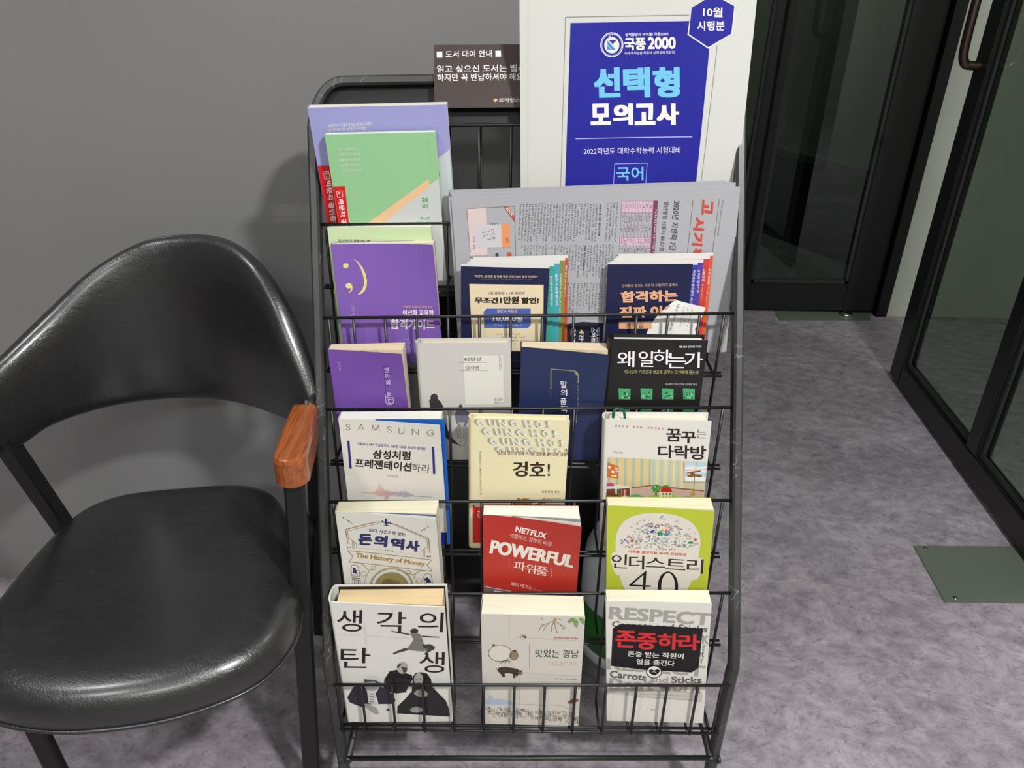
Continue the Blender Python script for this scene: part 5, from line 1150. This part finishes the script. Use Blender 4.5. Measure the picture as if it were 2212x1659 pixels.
# ------------------------------------------------------------------ chair
CC = np.array([-.50, .83, 0]); ph = math.radians(10)
LU = np.array([math.cos(ph), math.sin(ph), 0]); FW = np.array([math.sin(ph), -math.cos(ph), 0])
def cw(u, w_, z): return CC+LU*u+FW*w_+np.array([0, 0, z])
def leather():
    m = bpy.data.materials.new('black_leather'); m.use_nodes = True; nt = m.node_tree; b = nt.nodes['Principled BSDF']; L = nt.links.new
    b.inputs['Base Color'].default_value = (.0085, .0088, .0095, 1); b.inputs['Roughness'].default_value = .36; b.inputs['Specular IOR Level'].default_value = .55; b.inputs['Coat Weight'].default_value = .55; b.inputs['Coat Roughness'].default_value = .24
    tc = nt.nodes.new('ShaderNodeTexCoord'); mp = nt.nodes.new('ShaderNodeMapping'); mp.inputs['Scale'].default_value = (1, 1.6, 2.2); L(tc.outputs['Object'], mp.inputs[0])
    n = nt.nodes.new('ShaderNodeTexNoise'); n.inputs['Scale'].default_value = 26; n.inputs['Detail'].default_value = 7; n.inputs['Distortion'].default_value = 1.2; L(mp.outputs[0], n.inputs['Vector'])
    v = nt.nodes.new('ShaderNodeTexVoronoi'); v.inputs['Scale'].default_value = 420; L(tc.outputs['Object'], v.inputs['Vector'])
    b1 = nt.nodes.new('ShaderNodeBump'); b1.inputs['Strength'].default_value = .22; b1.inputs['Distance'].default_value = .0035; L(n.outputs['Fac'], b1.inputs['Height'])
    b2 = nt.nodes.new('ShaderNodeBump'); b2.inputs['Strength'].default_value = .35; b2.inputs['Distance'].default_value = .0007; L(v.outputs['Distance'], b2.inputs['Height']); L(b1.outputs[0], b2.inputs['Normal']); L(b2.outputs[0], b.inputs['Normal'])
    r = ramp(nt, [(.3, (.32, .32, .32)), (.75, (.46, .46, .46))]); L(n.outputs['Fac'], r.inputs[0]); L(r.outputs[0], b.inputs['Roughness'])
    return m
LE = leather()
CH_ = thing('armchair', 'black leather armchair with a curved back and wooden armrests by the wall', 'armchair', (CC[0], CC[1], 0))
# backrest shell
def interp(x, tab):
    xs_ = [a for a, b in tab]; ys_ = [b for a, b in tab]
    # smooth (monotone-ish) interpolation by fine Catmull
    return float(np.interp(x, xs_, ys_))
TOPZ = [(-.238, .672), (-.225, .690), (-.19, .716), (-.14, .757), (-.079, .806), (-.012, .838), (.03, .847), (.079, .852), (.116, .852), (.145, .845), (.172, .827), (.197, .793), (.213, .754), (.227, .712), (.238, .672)]
BOTZ = [(-.238, .628), (-.225, .598), (-.2, .582), (-.169, .590), (-.12, .586), (-.061, .579), (0, .575), (.069, .574), (.134, .578), (.175, .585), (.21, .597), (.227, .610), (.238, .628)]
def crv(tab): 
    P = smoothpath([(a, b) for a, b in tab], 10); return [(p[0], p[1]) for p in P]
TZ, BZ = crv(TOPZ), crv(BOTZ)
def plan(a):   # a in [-1,1] -> u, w along the shell
    u = .238*math.sin(a*math.pi/2*.985)/math.sin(math.pi/2*.985); return u, -.085-.2*(1-min(1, abs(u)/.238)**2.2)
NA, NB = 72, 28
bm = bmesh.new(); rings = []
for i in range(NA+1):
    a = -1+2*i/NA; u, w_ = plan(a); u2, w2 = plan(min(1, a+.01)); u1, w1 = plan(max(-1, a-.01))
    tg = nrm(LU*(u2-u1)+FW*(w2-w1)); nr = nrm(np.cross(tg, [0, 0, 1.0]))
    if nr.dot(FW) < 0 and abs(a) < .9: nr = -nr
    if a < -.5 and nr.dot(LU) < 0: nr = -nr
    if a > .5 and nr.dot(LU) > 0: nr = -nr
    zt, zb_ = interp(u, TZ), interp(u, BZ); zc, hz_ = (zt+zb_)/2, (zt-zb_)/2
    th = .006+.016*min(1, hz_/.08)
    ring = []
    for j in range(NB):
        t = 2*math.pi*j/NB; c_, s_ = math.cos(t), math.sin(t)
        yy = math.copysign(abs(s_)**.62, s_); xx = math.copysign(abs(c_)**.75, c_)
        ring.append(bm.verts.new(V(cw(u, w_, zc+hz_*yy)+nr*(th*xx)-FW*(.030*max(0, yy)**2*hz_/.13*.0))))
    rings.append(ring)
for p_, q_ in zip(rings, rings[1:]):
    for j in range(NB): bm.faces.new((p_[j], p_[(j+1) % NB], q_[(j+1) % NB], q_[j]))
bm.faces.new(rings[0]); bm.faces.new(rings[-1]); bmesh.ops.recalc_face_normals(bm, faces=bm.faces)
obj('backrest', bm, LE, CH_, smooth=True)
# piping along the back's upper edge
pip = []
for i in range(2, NA-1):
    u, w_ = plan(-1+2*i/NA); pip.append(cw(u, w_-.012, interp(u, TZ)-.004))
tube('piping', pip, .0026, LE, CH_, n=8)
# seat
OUT = [(0, -.214), (.06, -.213), (.11, -.203), (.145, -.178), (.165, -.14), (.182, -.08), (.195, -.01), (.203, .06), (.198, .115), (.175, .165), (.135, .197), (.07, .218), (0, .224)]
pts2 = OUT+[(-u, w_) for u, w_ in OUT[-2:0:-1]]; pts2.append(pts2[0])
ol = []
P_ = [np.array(p) for p in pts2[:-1]]; N_ = len(P_)
for i in range(N_):
    p0, p1, p2, p3 = P_[i-1], P_[i], P_[(i+1) % N_], P_[(i+2) % N_]
    for k in range(5):
        t = k/5; ol.append(.5*((2*p1)+(-p0+p2)*t+(2*p0-5*p1+4*p2-p3)*t*t+(-p0+3*p1-3*p2+p3)*t**3))
bm = bmesh.new(); rings = []
prof = [(1-.30, .385), (1-.08, .388), (1-.015, .396), (1.0, .410), (1.0, .424), (.985, .438), (.955, .4485), (.90, .455), (.80, .457), (.65, .454), (.45, .450), (.25, .447), (.1, .446)]
for f_, z_ in prof: rings.append([bm.verts.new(V(cw(p[0]*f_, p[1]*f_, z_))) for p in ol])
for a, b in zip(rings, rings[1:]):
    for k in range(len(ol)): bm.faces.new((a[k], a[(k+1) % len(ol)], b[(k+1) % len(ol)], b[k]))
bm.faces.new(rings[0]); bm.faces.new(rings[-1]); bmesh.ops.recalc_face_normals(bm, faces=bm.faces)
obj('seat', bm, LE, CH_, smooth=True)
tube('piping', [cw(p[0]*1.0, p[1]*1.0, .405) for p in ol+ol[:1]], .0028, LE, CH_, n=6)
FRM = M((17, 17, 18), .45, 1.0, spec=.4)
def bar(name, a, b, wl, wd_, lv=None, dv=None, mat=FRM):
    a, b = np.array(a), np.array(b); t = nrm(b-a); lv = nrm(LU-t*LU.dot(t)) if lv is None else lv; dv = nrm(np.cross(t, lv))
    return sweep(name, [a, b], [lv, lv], [dv, dv], wl, wd_, mat, CH_, bev=.003)
# wooden armrests with a rounded nose
def wood():
    m = bpy.data.materials.new('orange_brown_wood'); m.use_nodes = True; nt = m.node_tree; b = nt.nodes['Principled BSDF']; L = nt.links.new
    tc = nt.nodes.new('ShaderNodeTexCoord'); mp = nt.nodes.new('ShaderNodeMapping'); mp.inputs['Scale'].default_value = (90, 7, 30); mp.inputs['Rotation'].default_value = (0, 0, .05); L(tc.outputs['Object'], mp.inputs[0])
    n = nt.nodes.new('ShaderNodeTexNoise'); n.inputs['Scale'].default_value = 4; n.inputs['Detail'].default_value = 6; L(mp.outputs[0], n.inputs['Vector'])
    r = ramp(nt, [(.3, (.15, .034, .009)), (.55, (.25, .066, .014)), (.8, (.33, .095, .022))]); L(n.outputs['Fac'], r.inputs[0]); L(r.outputs[0], b.inputs['Base Color'])
    b.inputs['Roughness'].default_value = .3; b.inputs['Coat Weight'].default_value = .4; b.inputs['Coat Roughness'].default_value = .12
    return m
WD = wood()
for sg in (1, -1):
    bk, fr = (cw(sg*.224, -.078, 0), cw(sg*.213, .071, 0))
    ax = nrm(fr-bk); sd = np.array([-ax[1], ax[0], 0]); sd = sd if sd.dot(LU) > 0 else -sd
    prof = []
    L_ = np.linalg.norm(fr-bk); hw = .0215
    for (x, y) in ((0, -hw*.72), (.004, -hw*.8)): prof.append((x, y))
    prof += [(L_*.45, -hw*.98), (L_-.020, -hw)]
    for k in range(1, 10): a = -math.pi/2+math.pi*k/10; prof.append((L_-.020+.020*math.cos(a), hw*math.sin(a)))
    prof += [(L_-.020, hw), (L_*.45, hw*.98), (.004, hw*.8), (0, hw*.72)]
    bm = bmesh.new(); rg = []
    for z_, ins in ((.618, .004), (.622, .0), (.655, 0.0), (.6605, .0018), (.662, .0045)):
        rg.append([bm.verts.new(V(bk+ax*(x-(ins if x > L_/2 else -ins))+sd*(y*(1-ins/hw))+np.array([0, 0, z_]))) for x, y in prof])
    for a, b in zip(rg, rg[1:]):
        for k in range(len(prof)): bm.faces.new((a[k], a[(k+1) % len(prof)], b[(k+1) % len(prof)], b[k]))
    bm.faces.new(rg[0][::-1]); bm.faces.new(rg[-1]); bmesh.ops.recalc_face_normals(bm, faces=bm.faces)
    obj('armrest', bm, WD, CH_, label='orange-brown wooden armrest')
    tube('armrest_joint', [cw(sg*.236, -.112, .66), cw(sg*.229, -.088, .655), cw(sg*.226, -.07, .648)], [.014, .011, .010], LE, CH_, n=12)
    # front leg from the armrest to the floor, rear leg from the back shell to the floor
    top = cw(sg*.215, .048, .62); foot = cw(sg*.176, .060, 0)
    bar('front_leg', foot, top, .026, .018)
    bar('rear_leg', cw(sg*.168, -.31, 0), cw(.232, -.105, .64) if sg > 0 else cw(-.206, -.135, .61), .024, .030)
    bar('side_rail', cw(sg*.196, .054, .375), cw(sg*.19, -.19, .375), .016, .03, lv=np.array([0, 0, 1.0]))
for w_, z_ in ((.05, .375), (-.19, .375)): bar('seat_rail', cw(-.19, w_, z_), cw(.19, w_, z_), .02, .022, lv=np.array([0, 0, 1.0]))

finish_prints()
